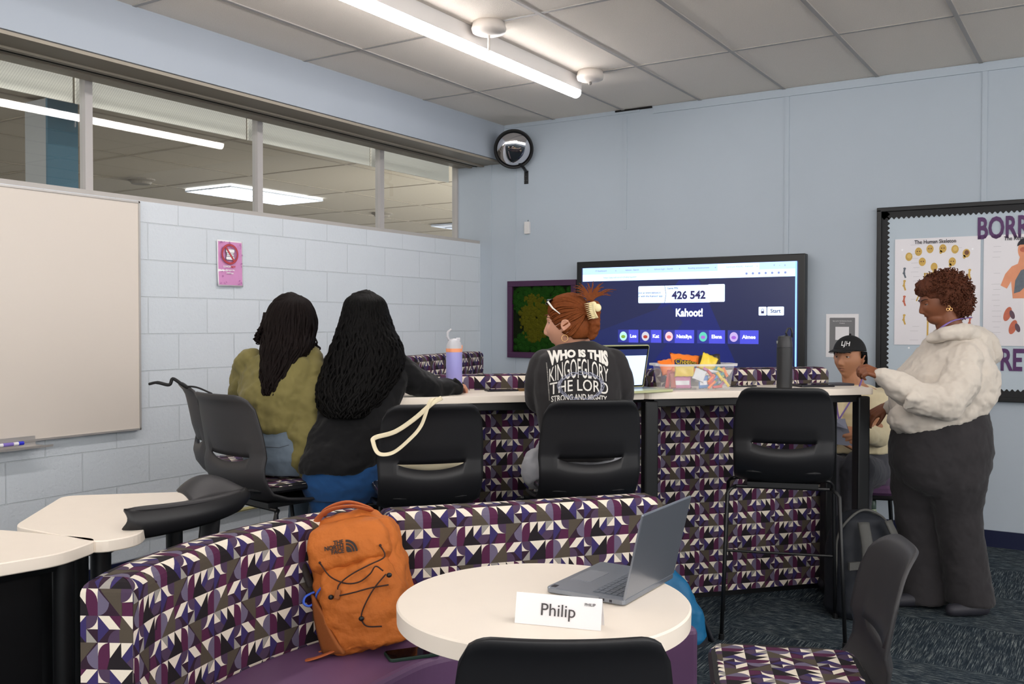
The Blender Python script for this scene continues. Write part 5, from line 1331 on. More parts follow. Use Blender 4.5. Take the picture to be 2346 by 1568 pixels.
def remesh2(o, disp, dscale):
    tx = bpy.data.textures.get('f%.3f' % dscale) or bpy.data.textures.new('f%.3f' % dscale, 'CLOUDS'); tx.noise_scale = dscale
    d = o.modifiers.new('creases', 'DISPLACE'); d.texture = tx; d.strength = disp; d.mid_level = .5; d.texture_coords = 'LOCAL'; return o
def person(label, base):
    t = thing('person', label, 'person', base); return t, -Vector(base)
m_sk1 = mat('skin_light', (206, 152, 126), rough=.5, spec=.4, var=.05, vscale=20, bump=.05, bscale=400, bdist=.0005)
m_sk2 = mat('skin_tan', (184, 130, 98), rough=.5, spec=.4, var=.05, vscale=20, bump=.05, bscale=400, bdist=.0005)
m_sk3 = mat('skin_brown', (122, 74, 50), rough=.48, spec=.4, var=.05, vscale=20, bump=.05, bscale=400, bdist=.0005)
def cloth(name, col, bump=.5, scale=9, dist=.03, rough=.85, var=.04, st=None):
    return mat(name, col, rough=rough, spec=.2, var=var, vscale=7, bump=bump, bscale=scale, bdist=dist, detail=2, bstretch=st, sheen=.1)

# ---- 1: the girl in the olive jacket, seated on the turned stool, seen from behind
base = (1.95, -3.85, 0); t, OF = person('girl with long dark brown hair in an olive jacket, seen from behind on the left', base)
fw = turn(VF, -22); rt = turn(VR, -22); HM = frame((1.526, -3.653, 1.378), fw, (0, 0, 1))
B = MB(Matrix.Translation(OF)); add_head(B, HM)
limb(B, [((1.534, -3.661, 1.336), .052), ((1.540, -3.682, 1.263), .056)])
lofts(B, [((1.535, -3.685, 1.272), .06, .05), ((1.520, -3.696, 1.208), .155, .085), ((1.536, -3.724, 1.090), .145, .09), ((1.578, -3.759, 0.968), .12, .085), ((1.599, -3.773, 0.844), .15, .10), ((1.592, -3.755, 0.779), .13, .10)], rt, fw)
limb(B, [((1.615, -3.612, 1.212), .045), ((1.677, -3.659, 1.037), .038), ((1.726, -3.764, 0.791), .026)]); hand(B, Vector((1.726, -3.764, 0.786)), (.08, .05, -.15), (.5, -.8, 0), 1, .92, (18, 22, 26, 30))
limb(B, [((1.392, -3.754, 1.212), .045), ((1.274, -3.678, 1.067), .038), ((1.254, -3.454, 1.063), .028)]); hand(B, Vector((1.254, -3.454, 1.063)), (.3, .5, .02), (0, 0, 1), -1, .92)
limb(B, [((1.524, -3.762, 0.792), .075), ((1.395, -3.431, 0.701), .058), ((1.345, -3.409, 0.483), .045), ((1.311, -3.376, 0.270), .032)])
limb(B, [((1.601, -3.713, 0.792), .075), ((1.530, -3.405, 0.709), .058), ((1.491, -3.434, 0.523), .045), ((1.458, -3.400, 0.316), .032)])
remesh(B.build('body', m_sk1, t), .0055, 3)
m_olv = cloth('olive_cotton', (112, 104, 62), .6, 7, .04, st=(1, 1, .45))
J = MB(Matrix.Translation(OF))
lofts(J, [((1.537, -3.684, 1.276), .055, .05), ((1.531, -3.688, 1.261), .095, .075), ((1.520, -3.695, 1.231), .150, .095), ((1.521, -3.708, 1.171), .175, .115), ((1.530, -3.728, 1.090), .170, .125), ((1.557, -3.748, 1.011), .150, .125), ((1.575, -3.761, 0.964), .125, .120), ((1.575, -3.762, 0.939), .105, .112)], rt, fw)
limb(J, [((1.612, -3.637, 1.213), .070), ((1.663, -3.654, 1.127), .074), ((1.692, -3.709, 1.006), .078), ((1.708, -3.761, 0.904), .072), ((1.722, -3.789, 0.834), .054), ((1.731, -3.784, 0.799), .042)])
limb(J, [((1.401, -3.748, 1.212), .066), ((1.328, -3.726, 1.120), .066), ((1.267, -3.672, 1.028), .062), ((1.258, -3.511, 1.017), .045)])
for k in range(9):    # folds hanging from the shoulders
    a = -.8+1.6*k/8; J.cone(Vector((1.528, -3.703, 1.180))+rt*(a*.15)-fw*.108*math.sqrt(max(.1, 1-a*a)), .010, Vector((1.575, -3.761, 0.959))+rt*(a*.10+.01*math.sin(k*2))-fw*.108*math.sqrt(max(.1, 1-a*a)), .016)
remesh2(remesh(J.build('jacket', m_olv, t), .007, 4, disp=.032, dscale=.09), .010, .035)
m_jn = cloth('washed_denim', (96, 108, 120), .4, 20, .015, var=.15)
J = MB(Matrix.Translation(OF)); lofts(J, [((1.583, -3.757, 0.959), .115, .100), ((1.592, -3.763, 0.915), .140, .115), ((1.599, -3.761, 0.834), .165, .135), ((1.588, -3.746, 0.768), .160, .13)], rt, fw)
limb(J, [((1.509, -3.748, 0.795), .090), ((1.395, -3.431, 0.701), .072), ((1.345, -3.409, 0.483), .060), ((1.307, -3.378, 0.321), .055)])
limb(J, [((1.586, -3.699, 0.795), .090), ((1.530, -3.405, 0.709), .072), ((1.491, -3.434, 0.523), .060), ((1.454, -3.402, 0.355), .055)])
remesh(J.build('jeans', m_jn, t), .008, 5, disp=.010, dscale=.05)
MB(Matrix.Translation(OF)).tube([Vector((1.611, -3.883, 0.886)), Vector((1.691, -3.873, 0.887)), Vector((1.720, -3.849, 0.897))], .0015, 6).build('pocket_seam', mat('denim_seam', (60, 66, 76)), t)
m_h1 = hairmat('dark_brown_hair', (18, 11, 10), .45)
g = MB(Matrix.Translation(OF)); g.ball((1.518, -3.645, 1.391), (.088, .108, .122), 20, 14, rot=(0, 0, math.radians(10)))
lofts(g, [((1.548, -3.675, 1.345), .085, .07), ((1.565, -3.714, 1.255), .075, .05), ((1.588, -3.772, 1.167), .05, .035), ((1.596, -3.804, 1.112), .025, .02)], rt, fw)
remesh(g.build('hair', m_h1, t), .006, 6, disp=.012, dscale=.03)
lv = [((1.531, -3.647, 1.471), .075, .075), ((1.530, -3.649, 1.416), .098, .110), ((1.534, -3.660, 1.345), .103, .118), ((1.554, -3.696, 1.282), .100, .105), ((1.562, -3.728, 1.222), .082, .085), ((1.570, -3.760, 1.166), .064, .070), ((1.573, -3.783, 1.117), .048, .060), ((1.576, -3.793, 1.087), .035, .05)]
hair_fall('hair_locks', OF, (1.543, -3.639, 1.499), lv, rt, fw, m_h1, 300, .0048, .006, 5, t, freq=3.5)
hair_fall('hair_locks', OF, (1.567, -3.602, 1.419), [((1.594, -3.598, 1.364), .012, .02), ((1.606, -3.603, 1.308), .012, .02), ((1.625, -3.604, 1.271), .012, .015), ((1.631, -3.600, 1.244), .006, .01)], rt, fw, m_h1, 22, .003, .007, 6, t)
hair_fall('hair_locks', OF, (1.476, -3.719, 1.428), [((1.475, -3.745, 1.373), .012, .02), ((1.472, -3.759, 1.342), .014, .02), ((1.463, -3.765, 1.313), .014, .015), ((1.473, -3.760, 1.291), .01, .01)], rt, fw, m_h1, 20, .003, .009, 7, t)
for (q, r_) in (((1.325, -3.391, 0.255), .2), ((1.477, -3.412, 0.291), .2)):
    k = MB(Matrix.Translation(OF)); c = Vector(q); k.cone(c+Vector((0, 0, .03)), .042, c+fw*.13+Vector((0, 0, .0)), .036); k.cone(c+Vector((0, 0, .08)), .045, c, .042)
    remesh(k.build('boot', mat('tan_boot', (150, 92, 44), rough=.6), t), .008, 3)

# ---- 2: the girl in the black hoodie leaning on the high table
base = (2.28, -3.62, 0); t, OF = person('girl with very long wavy black hair in a black hoodie leaning on the high table', base)
fw = turn(VF, 6); rt = turn(VR, 6); HM = frame((1.781, -3.466, 1.386), fw, (0, 0, 1))
B = MB(Matrix.Translation(OF)); add_head(B, HM)
limb(B, [((1.795, -3.482, 1.336), .052), ((1.809, -3.487, 1.262), .056)])
lofts(B, [((1.812, -3.485, 1.272), .06, .05), ((1.826, -3.501, 1.190), .155, .09), ((1.848, -3.573, 1.039), .14, .09), ((1.860, -3.652, 0.903), .13, .09), ((1.866, -3.698, 0.803), .15, .10), ((1.846, -3.677, 0.728), .14, .1)], rt, fw)
limb(B, [((1.925, -3.403, 1.183), .045), ((2.000, -3.298, 1.096), .037), ((2.027, -3.173, 1.096), .026)]); hand(B, Vector((2.012, -3.171, 1.099)), VR*.55+VF*.8, (0, .2, 1), -1, .90, (30, 35, 40, 45))
limb(B, [((1.667, -3.543, 1.178), .045), ((1.543, -3.389, 1.041), .037), ((1.541, -3.212, 1.063), .026)]); hand(B, Vector((1.541, -3.212, 1.063)), VF, (0, 0, 1), 1, .9)
limb(B, [((1.787, -3.703, 0.726), .08), ((1.739, -3.633, 0.457), .055), ((1.674, -3.559, 0.284), .045), ((1.649, -3.520, 0.101), .035)])
limb(B, [((1.884, -3.641, 0.726), .08), ((1.803, -3.592, 0.457), .055), ((1.771, -3.557, 0.298), .045), ((1.713, -3.479, 0.111), .035)])
remesh(B.build('body', m_sk1, t), .0055, 3)
m_bh = cloth('black_fleece', (15, 15, 17), .5, 6, .04, st=(1, 1, .5))
J = MB(Matrix.Translation(OF))
lofts(J, [((1.812, -3.485, 1.275), .07, .06), ((1.815, -3.483, 1.257), .11, .085), ((1.824, -3.490, 1.226), .160, .105), ((1.830, -3.511, 1.163), .178, .125), ((1.846, -3.562, 1.075), .175, .13), ((1.863, -3.625, 0.972), .170, .13), ((1.873, -3.680, 0.881), .168, .135), ((1.869, -3.719, 0.823), .160, .135), ((1.862, -3.737, 0.787), .140, .125)], rt, fw)
limb(J, [((1.922, -3.417, 1.187), .070), ((1.975, -3.372, 1.138), .066), ((2.011, -3.303, 1.097), .060), ((2.035, -3.204, 1.098), .046), ((2.043, -3.175, 1.096), .042)])
limb(J, [((1.690, -3.552, 1.186), .070), ((1.599, -3.471, 1.077), .064), ((1.524, -3.282, 1.053), .050)])
J.cone((1.845, -3.523, 1.262), .05, (1.873, -3.555, 1.184), .055)
remesh2(remesh(J.build('hoodie', m_bh, t), .007, 4, disp=.034, dscale=.10), .010, .035)
k = MB(Matrix.Translation(OF)); k.tube(smoothpath([Vector((2.057, -3.201, 1.133)), Vector((2.065, -3.173, 1.112)), Vector((2.065, -3.173, 1.082)), Vector((2.058, -3.202, 1.070))], 4), .012, 10); k.build('cuff', m_bh, t, smooth=True)
m_bj = cloth('blue_denim', (40, 82, 134), .35, 20, .015, var=.12)
J = MB(Matrix.Translation(OF)); lofts(J, [((1.866, -3.685, 0.863), .140, .11), ((1.863, -3.688, 0.802), .162, .135), ((1.841, -3.669, 0.726), .165, .135), ((1.825, -3.656, 0.669), .15, .115)], rt, fw)
limb(J, [((1.783, -3.694, 0.715), .092), ((1.778, -3.664, 0.594), .082), ((1.745, -3.629, 0.457), .068), ((1.677, -3.557, 0.284), .060), ((1.649, -3.520, 0.130), .050)])
limb(J, [((1.877, -3.633, 0.716), .092), ((1.836, -3.627, 0.594), .082), ((1.803, -3.592, 0.457), .068), ((1.754, -3.532, 0.290), .060), ((1.712, -3.479, 0.139), .050)])
remesh(J.build('jeans', m_bj, t), .008, 5, disp=.012, dscale=.05)
m_h2 = hairmat('black_hair', (9, 8, 8), .45)
g = MB(Matrix.Translation(OF)); g.ball((1.781, -3.466, 1.401), (.092, .108, .122), 20, 14)
lofts(g, [((1.802, -3.490, 1.346), .09, .08), ((1.836, -3.529, 1.237), .12, .07), ((1.852, -3.604, 1.132), .12, .06), ((1.872, -3.665, 1.047), .07, .04)], rt, fw)
remesh(g.build('hair', m_h2, t), .007, 6, disp=.02, dscale=.03)
lv = [((1.787, -3.472, 1.479), .080, .080), ((1.789, -3.472, 1.416), .098, .108), ((1.805, -3.488, 1.346), .118, .120), ((1.835, -3.517, 1.273), .145, .115), ((1.854, -3.566, 1.184), .158, .110), ((1.862, -3.623, 1.106), .145, .105), ((1.872, -3.665, 1.047), .115, .100), ((1.881, -3.684, 1.005), .080, .095)]
hair_fall('hair_locks', OF, (1.786, -3.472, 1.516), lv, rt, fw, m_h2, 420, .0048, .008, 9, t, freq=6.0)
for (q) in ((1.654, -3.517, 0.092), (1.718, -3.477, 0.101)):
    k = MB(Matrix.Translation(OF)); c = Vector(q); c.z = .045; k.cone(c, .045, c+fw*.16, .038); remesh(k.build('shoe', mat('white_sneaker', (190, 190, 190), rough=.6), t), .008, 3)

# ---- 3: the woman with auburn hair and the printed black shirt
base = (2.78, -3.05, 0); t, OF = person('woman with auburn claw-clipped hair and printed black shirt looking left on a stool', base)
fw = turn(VF, 4); rt = turn(VR, 4); hf = turn(-VR, -20)
HM = frame((2.606, -3.154, 1.374), (hf.x, hf.y, -.05), (0, 0, 1))
B = MB(Matrix.Translation(OF)); add_head(B, HM, s=1.03)
limb(B, [((2.617, -3.136, 1.333), .050), ((2.628, -3.118, 1.276), .056)])
lofts(B, [((2.628, -3.118, 1.285), .06, .05), ((2.613, -3.106, 1.213), .155, .09), ((2.615, -3.108, 1.060), .145, .10), ((2.621, -3.108, 0.898), .13, .09), ((2.603, -3.074, 0.784), .16, .11)], rt, fw)
limb(B, [((2.496, -3.180, 1.207), .045), ((2.431, -3.130, 1.068), .038), ((2.362, -2.888, 1.111), .028)]); hand(B, Vector((2.362, -2.888, 1.108)), VR+VF*.3, (0, 0, 1), -1, .92)
limb(B, [((2.736, -3.027, 1.208), .045), ((2.734, -2.937, 1.076), .038), ((2.572, -2.754, 1.116), .028)]); hand(B, Vector((2.572, -2.754, 1.112)), -VR+VF*.3, (0, 0, 1), 1, .92)
limb(B, [((2.520, -3.092, 0.771), .08), ((2.338, -2.794, 0.707), .06), ((2.317, -2.777, 0.482), .05), ((2.310, -2.763, 0.257), .035)])
limb(B, [((2.658, -3.004, 0.771), .08), ((2.506, -2.687, 0.707), .06), ((2.503, -2.659, 0.482), .05), ((2.497, -2.644, 0.257), .035)])
remesh(B.build('body', m_sk1, t), .0042, 2)
add_eyes(HM, t, OF, skin=m_sk1, brow=(70, 42, 30), lid=.45); add_lips(HM, t, OF, (176, 104, 96))
m_bs3 = cloth('faded_black_cotton', (44, 42, 43), .45, 7, .03, st=(1, 1, .5))
J = MB(Matrix.Translation(OF))
lofts(J, [((2.635, -3.125, 1.307), .058, .055), ((2.635, -3.125, 1.294), .085, .075), ((2.633, -3.127, 1.276), .125, .095), ((2.630, -3.130, 1.244), .165, .110), ((2.628, -3.132, 1.187), .178, .125), ((2.629, -3.134, 1.098), .178, .13), ((2.633, -3.133, 1.009), .168, .125), ((2.632, -3.124, 0.901), .155, .12), ((2.623, -3.108, 0.826), .150, .12)], rt, fw)
limb(J, [((2.511, -3.194, 1.212), .066), ((2.487, -3.188, 1.132), .066), ((2.459, -3.148, 1.065), .060), ((2.409, -3.013, 1.091), .052), ((2.371, -2.919, 1.098), .044)])
limb(J, [((2.743, -3.046, 1.212), .066), ((2.756, -3.016, 1.132), .066), ((2.738, -2.970, 1.071), .060), ((2.655, -2.856, 1.101), .052), ((2.594, -2.776, 1.104), .044)])
shirt3 = remesh(J.build('shirt', m_bs3, t), .006, 5, disp=.014, dscale=.12)
m_gp = cloth('grey_sweatpants', (150, 150, 154), .5, 12, .02)
J = MB(Matrix.Translation(OF)); lofts(J, [((2.607, -3.093, 0.896), .16, .12), ((2.598, -3.077, 0.821), .185, .14), ((2.585, -3.051, 0.747), .185, .14)], rt, fw)
limb(J, [((2.492, -3.110, 0.771), .088), ((2.316, -2.808, 0.697), .075), ((2.304, -2.786, 0.482), .065), ((2.301, -2.768, 0.277), .055)])
limb(J, [((2.671, -2.996, 0.771), .088), ((2.518, -2.680, 0.698), .075), ((2.510, -2.654, 0.482), .065), ((2.503, -2.640, 0.277), .055)])
J.ball((2.503, -3.256, 0.791), (.045, .08, .085), 16, 12)
remesh(J.build('sweatpants', m_gp, t), .008, 5, disp=.02, dscale=.05)
m_prt = mat('shirt_print', (226, 222, 214), rough=.8, var=.05, vscale=60); m_bar = mat('thorn_print', (150, 152, 172), rough=.7, var=.25, vscale=80)
# the print on the back: frame on the back surface
BC = Vector((2.711, -3.257, 1.178)); BM3 = Matrix(((rt.x, fw.x, 0, BC.x), (rt.y, fw.y, 0, BC.y), (0, 0, 1, BC.z), (0, 0, 0, 1)))
K = 3.74/2175.8        # metres per pixel there
BM3 = Matrix.Translation(OF) @ BM3
def densify(me, L=.005):
    import bmesh
    bm = bmesh.new(); bm.from_mesh(me); bmesh.ops.triangulate(bm, faces=bm.faces)
    for _ in range(3):
        ee = [e for e in bm.edges if e.calc_length() > L]
        if not ee: break
        bmesh.ops.subdivide_edges(bm, edges=ee, cuts=1); bmesh.ops.triangulate(bm, faces=bm.faces)
    bm.to_mesh(me); bm.free()
def put_back(o, off=.0016):
    densify(o.data)
    o.matrix_local = BM3
    md = o.modifiers.new('wrap', 'SHRINKWRAP'); md.target = shirt3; md.wrap_method = 'PROJECT'; md.use_project_x = False; md.use_project_z = False; md.use_project_y = True
    md.use_negative_direction = True; md.use_positive_direction = True; md.offset = off; md.wrap_mode = 'ABOVE_SURFACE'; return o
def arched(txt, wid, top, bot, kt, kb, bold, nm='shirt_lettering', cx=0):
    def f(u, v):
        zt = top-kt*u*u; zb = bot-kb*u*u
        return Vector((u*wid/2, zb+(zt-zb)*v, 0))
    return put_back(text_mesh(txt, .05, m_prt, t, Matrix.Translation((cx, 0, 0)), name=nm, bold=bold, fit=f, extrude=0.0))
arched('WHO IS THIS', 138*K, 57*K, 40*K, 3*K, 25*K, .0030)
arched('KINGOFGLORY', 136*K, 37*K, -8*K, 25*K, 10*K, .0000)
arched('THE LORD', 134*K, -11*K, -37*K, 9*K, 11*K, .0003)
arched('STRONG AND MIGHTY', 128*K, -44*K, -58*K, 6*K, 6*K, .0010)
g = MB()
for k in range(52): g.box((-.1265+.0002*k, 0, .045-.0029*k), (.0035, .0004, .0012*random.choice([1, 1, 1.6])), ry=.05)
put_back(g.build('shirt_lettering', m_prt, t))
g = MB(); random.seed(4)
for q in range(4):
    ph = q*1.6
    g.tube([Vector(((50+4*math.sin(5*a+ph))*K*math.cos(a)+.006, -.004, (-26+(30+4*math.sin(7*a+ph*2))*math.sin(a))*K)) for a in [2*PI*k/60 for k in range(61)]], .0011, 5, caps=False)
for k in range(46):
    a = random.random()*2*PI; c = Vector((50*K*math.cos(a)+.006, -.004, (-26+30*math.sin(a))*K)); b = random.random()*2*PI; L = random.uniform(.006, .014)
    g.tube([c, c+Vector((L*math.cos(b), 0, L*math.sin(b)))], [.0011, .0002], 4)
put_back(g.build('thorn_drawing', m_bar, t), .003)
# auburn hair swept back to the clip
m_h3 = hairmat('auburn_hair', (122, 66, 34), .42, .5)
Wm = Matrix.Translation(OF) @ HM
g = MB(Wm)
def cap(u, v):
    b = 2*PI*u; a = PI/2*1.0-v*PI*.66; r = 1.09
    p = face_pt(math.cos(a)*math.cos(b), math.cos(a)*math.sin(b), math.sin(a))
    f = max(0, math.sin(b)*math.cos(a))
    p = Vector((p.x*r, p.y*r if p.y < 0 else p.y*1.03, p.z*1.06))
    zl = -.075+.125*sst((p.y+.05)/.11)
    if p.z < zl: p.z = zl+(p.z-zl)*.05; p.x *= .93; p.y *= .95
    return p
g.grid(cap, 48, 26, cu=True)
g.build('hair', m_h3, t, smooth=True, solid=.004)
clipc = Vector((-.045, -.098, .055)); lk = MB(Wm); random.seed(21)
for i in range(150):
    th = random.uniform(-100, 100); el = random.random()
    # start on the hair line, end at the clip
    b = math.radians(90+th); zs_ = .060-.10*abs(th/100)**1.5 if abs(th) < 100 else -.04
    zs_ = {True: .066-.020*abs(th)/40, False: .046-.10*((abs(th)-40)/60)}[abs(th) < 40]
    dz = max(-.8, min(.95, zs_/.115)); cb = math.sqrt(max(.01, 1-dz*dz)); p0 = face_pt(cb*math.cos(b), cb*math.sin(b), dz)*1.04
    mid = []
    for k in range(1, 6):
        s_ = k/6; q = p0.lerp(clipc*.96, s_); d_ = q.normalized(); e_ = face_pt(d_.x*1.15, d_.y, d_.z); 
        rr = (Vector((d_.x/.074, d_.y/.093, d_.z/.115))).length; e_ = d_/rr*1.13
        mid.append(e_+Vector((random.uniform(-.002, .002), 0, random.uniform(-.003, .001))))
    lk.tube(smoothpath([p0]+mid+[clipc+Vector((random.uniform(-.02, .02), 0, random.uniform(-.04, .03)))], 4), .0040, 5, flat=(1.6, .6))
lk.build('hair_locks', m_h3, t, smooth=True)
g = MB(Matrix.Translation(OF)); g.cone((2.714, -3.154, 1.445), .028, (2.718, -3.153, 1.380), .024); g.cone((2.718, -3.153, 1.380), .026, (2.705, -3.151, 1.331), .017); g.cone((2.684, -3.152, 1.348), .018, (2.676, -3.156, 1.404), .024)
remesh(g.build('hair_twist', m_h3, t), .004, 4, disp=.014, dscale=.02)
g = MB(Matrix.Translation(OF)); random.seed(8)
for i in range(60):
    a = random.uniform(-1.0, 1.0); L = random.uniform(.035, .085); c = Vector((2.702, -3.161, 1.471)); up = UPV*(1-.35*abs(a))+VR*(a*.75+.15); sd = random.uniform(-.01, .01)
    g.tube(smoothpath([c+VR*(a*.010), c+up*L*.5+VR*sd, c+up*L*.85+VR*(sd*2.5+.010*a), c+up*L+VR*(sd*3+.03*a)-UPV*.008*abs(a)], 4), [.0022]*9+[.0012]*4, 5)
g.build('hair_tuft', m_h3, t, smooth=True)
m_cl = mat('cream_clip', (238, 222, 172), rough=.3)
cM = Matrix.Translation(OF) @ frame((2.729, -3.193, 1.432), VF, (-.25*VR.x, -.25*VR.y, 1))
cl = MB(cM); cl.grid(lambda u, v: Vector((-.004+.020*math.sin(u*1.4)-.006*math.cos((v-.5)*PI), -.002-.014*u, (v-.5)*.066)), 6, 14)
clip_o = cl.build('hair_clip', m_cl, t, smooth=True, solid=.004)
for k in range(9): MB(cM).tube([(.002, -.010, -.030+.0075*k), (-.012, -.006, -.028+.0075*k), (-.024, .006, -.030+.0078*k)], [.0024, .0022, .0012], 6).build('clip_tooth', m_cl, clip_o, smooth=True)
MB(cM).ball((.022, -.012, .006), (.015, .005, .016), 12, 8).build('clip_wing', m_cl, clip_o, smooth=True)
MB(cM).ball((.012, -.012, .022), (.010, .004, .012), 12, 8).build('clip_wing', m_cl, clip_o, smooth=True)
# sunglasses pushed up
sg = MB(Wm); sgm = mat('sunglass_black', (14, 14, 15), rough=.12, spec=.8)
for sx in (-1, 1): MB(Wm).ball((sx*.034, .072, .098), (.028, .006, .018), 16, 10, rot=(.9, 0, 0)).build('sunglass_lens', sgm, t, smooth=True)
MB(Wm).tube([(-.068, .068, .098), (-.079, .045, .070), (-.083, .015, .046)], [.004, .0035, .0018], 8).build('sunglass_temple', mat('white_enamel_frame', (236, 232, 224), rough=.3), t, smooth=True)
MB(Wm).tube([(-.062, .074, .104), (0, .086, .108), (.062, .074, .104)], .003, 8).build('sunglass_bridge', sgm, t)
MB(Wm).tube([Vector((-.080, .0+.013*math.cos(a), -.052+.013*math.sin(a))) for a in [2*PI*k/20 for k in range(21)]], .0012, 6, caps=False).build('earring', mat('gold', (226, 180, 120), rough=.25, metal=.9), t)

# ---- 4: the boy in the black cap behind the table
base = (3.17, -.86, 0); t, OF = person('boy in a black cap and cream sweatshirt sitting behind the high table holding grey papers', base)
hf = turn(-VF, 50*-1); bfw = turn(-VF, -25); brt = turn(-VR, -25)
HM = frame((3.199, -0.941, 1.182), (hf.x, hf.y, .03), (0, 0, 1))
B = MB(Matrix.Translation(OF)); add_head(B, HM, s=1.03)
limb(B, [((3.204, -0.928, 1.125), .054), ((3.219, -0.920, 1.025), .060)])
lofts(B, [((3.219, -0.920, 1.037), .07, .06), ((3.228, -0.915, 0.975), .185, .09), ((3.230, -0.918, 0.838), .17, .10), ((3.232, -0.920, 0.688), .14, .10), ((3.233, -0.899, 0.535), .16, .11)], brt, bfw)
limb(B, [((3.357, -0.846, 0.951), .050), ((3.378, -1.038, 0.796), .042), ((3.317, -1.254, 0.800), .028)]); hand(B, Vector((3.319, -1.253, 0.800)), -VR, (0, -.6, .6), -1, .98, (35, 40, 45, 50), thumb=20)
limb(B, [((3.115, -1.000, 0.951), .050), ((3.127, -1.138, 0.790), .042), ((3.224, -1.291, 0.763), .028)]); hand(B, Vector((3.220, -1.294, 0.763)), VR, (0, -.6, .6), 1, .98, (35, 40, 45, 50))
limb(B, [((3.303, -0.913, 0.531), .08), ((3.348, -1.417, 0.624), .06), ((3.340, -1.392, 0.333), .05), ((3.343, -1.374, 0.031), .038)])
limb(B, [((3.188, -0.987, 0.531), .08), ((3.213, -1.384, 0.609), .06), ((3.209, -1.358, 0.312), .05), ((3.207, -1.342, 0.050), .038)])
remesh(B.build('body', m_sk2, t), .0045, 2)
add_eyes(HM, t, OF, s=1.03, skin=m_sk2, brow=(24, 18, 16), browth=.0042, lid=.55); add_lips(HM, t, OF, (160, 104, 84), s=1.03)
m_cr = cloth('cream_sweatshirt', (226, 212, 176), .5, 8, .03)
J = MB(Matrix.Translation(OF))
lofts(J, [((3.221, -0.919, 1.032), .075, .065), ((3.224, -0.917, 1.017), .11, .085), ((3.228, -0.915, 0.988), .175, .105), ((3.233, -0.914, 0.913), .20, .125), ((3.235, -0.916, 0.788), .195, .135), ((3.234, -0.907, 0.649), .18, .14)], brt, bfw)
limb(J, [((3.361, -0.843, 0.944), .075), ((3.385, -0.937, 0.836), .072), ((3.378, -1.038, 0.759), .066), ((3.344, -1.202, 0.785), .046)])
limb(J, [((3.116, -1.000, 0.943), .075), ((3.115, -1.110, 0.823), .070), ((3.136, -1.193, 0.759), .062), ((3.192, -1.276, 0.759), .046)])
remesh(J.build('sweatshirt', m_cr, t), .008, 5, disp=.022, dscale=.08)
m_gr = cloth('charcoal_trousers', (74, 74, 80), .4, 10, .02)
J = MB(Matrix.Translation(OF)); lofts(J, [((3.231, -0.897, 0.661), .175, .13), ((3.233, -0.899, 0.510), .19, .14)], brt, bfw)
limb(J, [((3.314, -0.907, 0.531), .095), ((3.354, -1.413, 0.631), .085), ((3.345, -1.399, 0.450), .078), ((3.346, -1.392, 0.219), .075), ((3.343, -1.374, 0.054), .070)])
limb(J, [((3.178, -0.994, 0.531), .095), ((3.213, -1.384, 0.609), .080), ((3.211, -1.368, 0.361), .072), ((3.207, -1.341, 0.074), .068)])
remesh(J.build('trousers', m_gr, t), .009, 5, disp=.018, dscale=.06)
for q in ((3.341, -1.435, 0.010), (3.210, -1.400, 0.017)):
    k = MB(Matrix.Translation(OF)); c = Vector(q); c.z = .045; k.cone(c, .045, c+bfw*.17, .04); remesh(k.build('shoe', mat('dark_shoe', (40, 40, 48), rough=.6), t), .009, 3)
Wm = Matrix.Translation(OF) @ HM @ Matrix.Diagonal((1.03, 1.03, 1.03, 1))
m_cap = mat('black_twill', (16, 16, 18), rough=.75, bump=.15, bscale=500, bdist=.001)
g = MB(Wm)
def capf(u, v):
    b = 2*PI*u; a = PI/2-v*PI*.47; d = Vector((math.cos(a)*math.cos(b), math.cos(a)*math.sin(b), math.sin(a)))
    p = Vector((.083*d.x, .103*d.y, .034+.096*d.z)); return p+Vector((0, -.002, .0))
g.grid(capf, 48, 22, cu=True); capo = g.build('cap', m_cap, t, smooth=True, solid=.003)
g = MB(Wm)
def brim(u, v):
    a = math.radians(28+124*u); x = .083*math.cos(a)*(1-.10*v*v); y = .098*math.sin(a)+.078*v*math.sin(PI*u)**.45
    return Vector((x, y, .050+(.004*v-5.0*x*x*v-.016*v*v)*math.sin(PI*u)**.5))
g.grid(brim, 24, 10); g.build('brim', m_cap, capo, smooth=True, solid=.0035)
MB(Wm).ball((0, -.002, .134), .006, 10, 8).build('button', m_cap, capo, smooth=True)
LM = Wm @ Matrix.Translation((-.028, .092, .088)) @ Matrix.Rotation(PI+.30, 4, 'Z') @ Matrix.Rotation(-.45, 4, 'X')
wrap_on(text_mesh('LJH', .048, mat('white_thread', (228, 228, 228), rough=.6), t, LM, name='cap_letters', bold=.0006, sx=.8), capo, .0022)
g = MB(Wm); random.seed(31)
for i in range(170):
    a = math.radians(random.uniform(172, 368)); z0 = .040; L = random.uniform(.08, .135) if math.sin(a) < -.35 else random.uniform(.03, .05)
    g.tube(smoothpath([Vector((.080*math.cos(a), .098*math.sin(a), z0)), Vector((.084*math.cos(a), .104*math.sin(a), z0-L*.5)), Vector((.074*math.cos(a)+random.uniform(-.008, .008), .100*math.sin(a)-.008, z0-L))], 4), .0058, 5)
g.build('hair_locks', m_h2, t, smooth=True)
m_lan = mat('purple_lanyard', (128, 104, 170), rough=.7)
g = MB(Matrix.Translation(OF)); g.tube(smoothpath([Vector((3.275, -0.967, 1.071)), Vector((3.268, -1.031, 1.016)), Vector((3.233, -1.091, 0.938)), Vector((3.192, -1.143, 0.850))], 5), .005, 6, flat=(1, .3)); g.build('lanyard', m_lan, t)
g = MB(Matrix.Translation(OF)); g.tube(smoothpath([Vector((3.164, -1.074, 1.024)), Vector((3.174, -1.129, 0.938)), Vector((3.192, -1.143, 0.850))], 5), .005, 6, flat=(1, .3)); g.build('lanyard', m_lan, t)
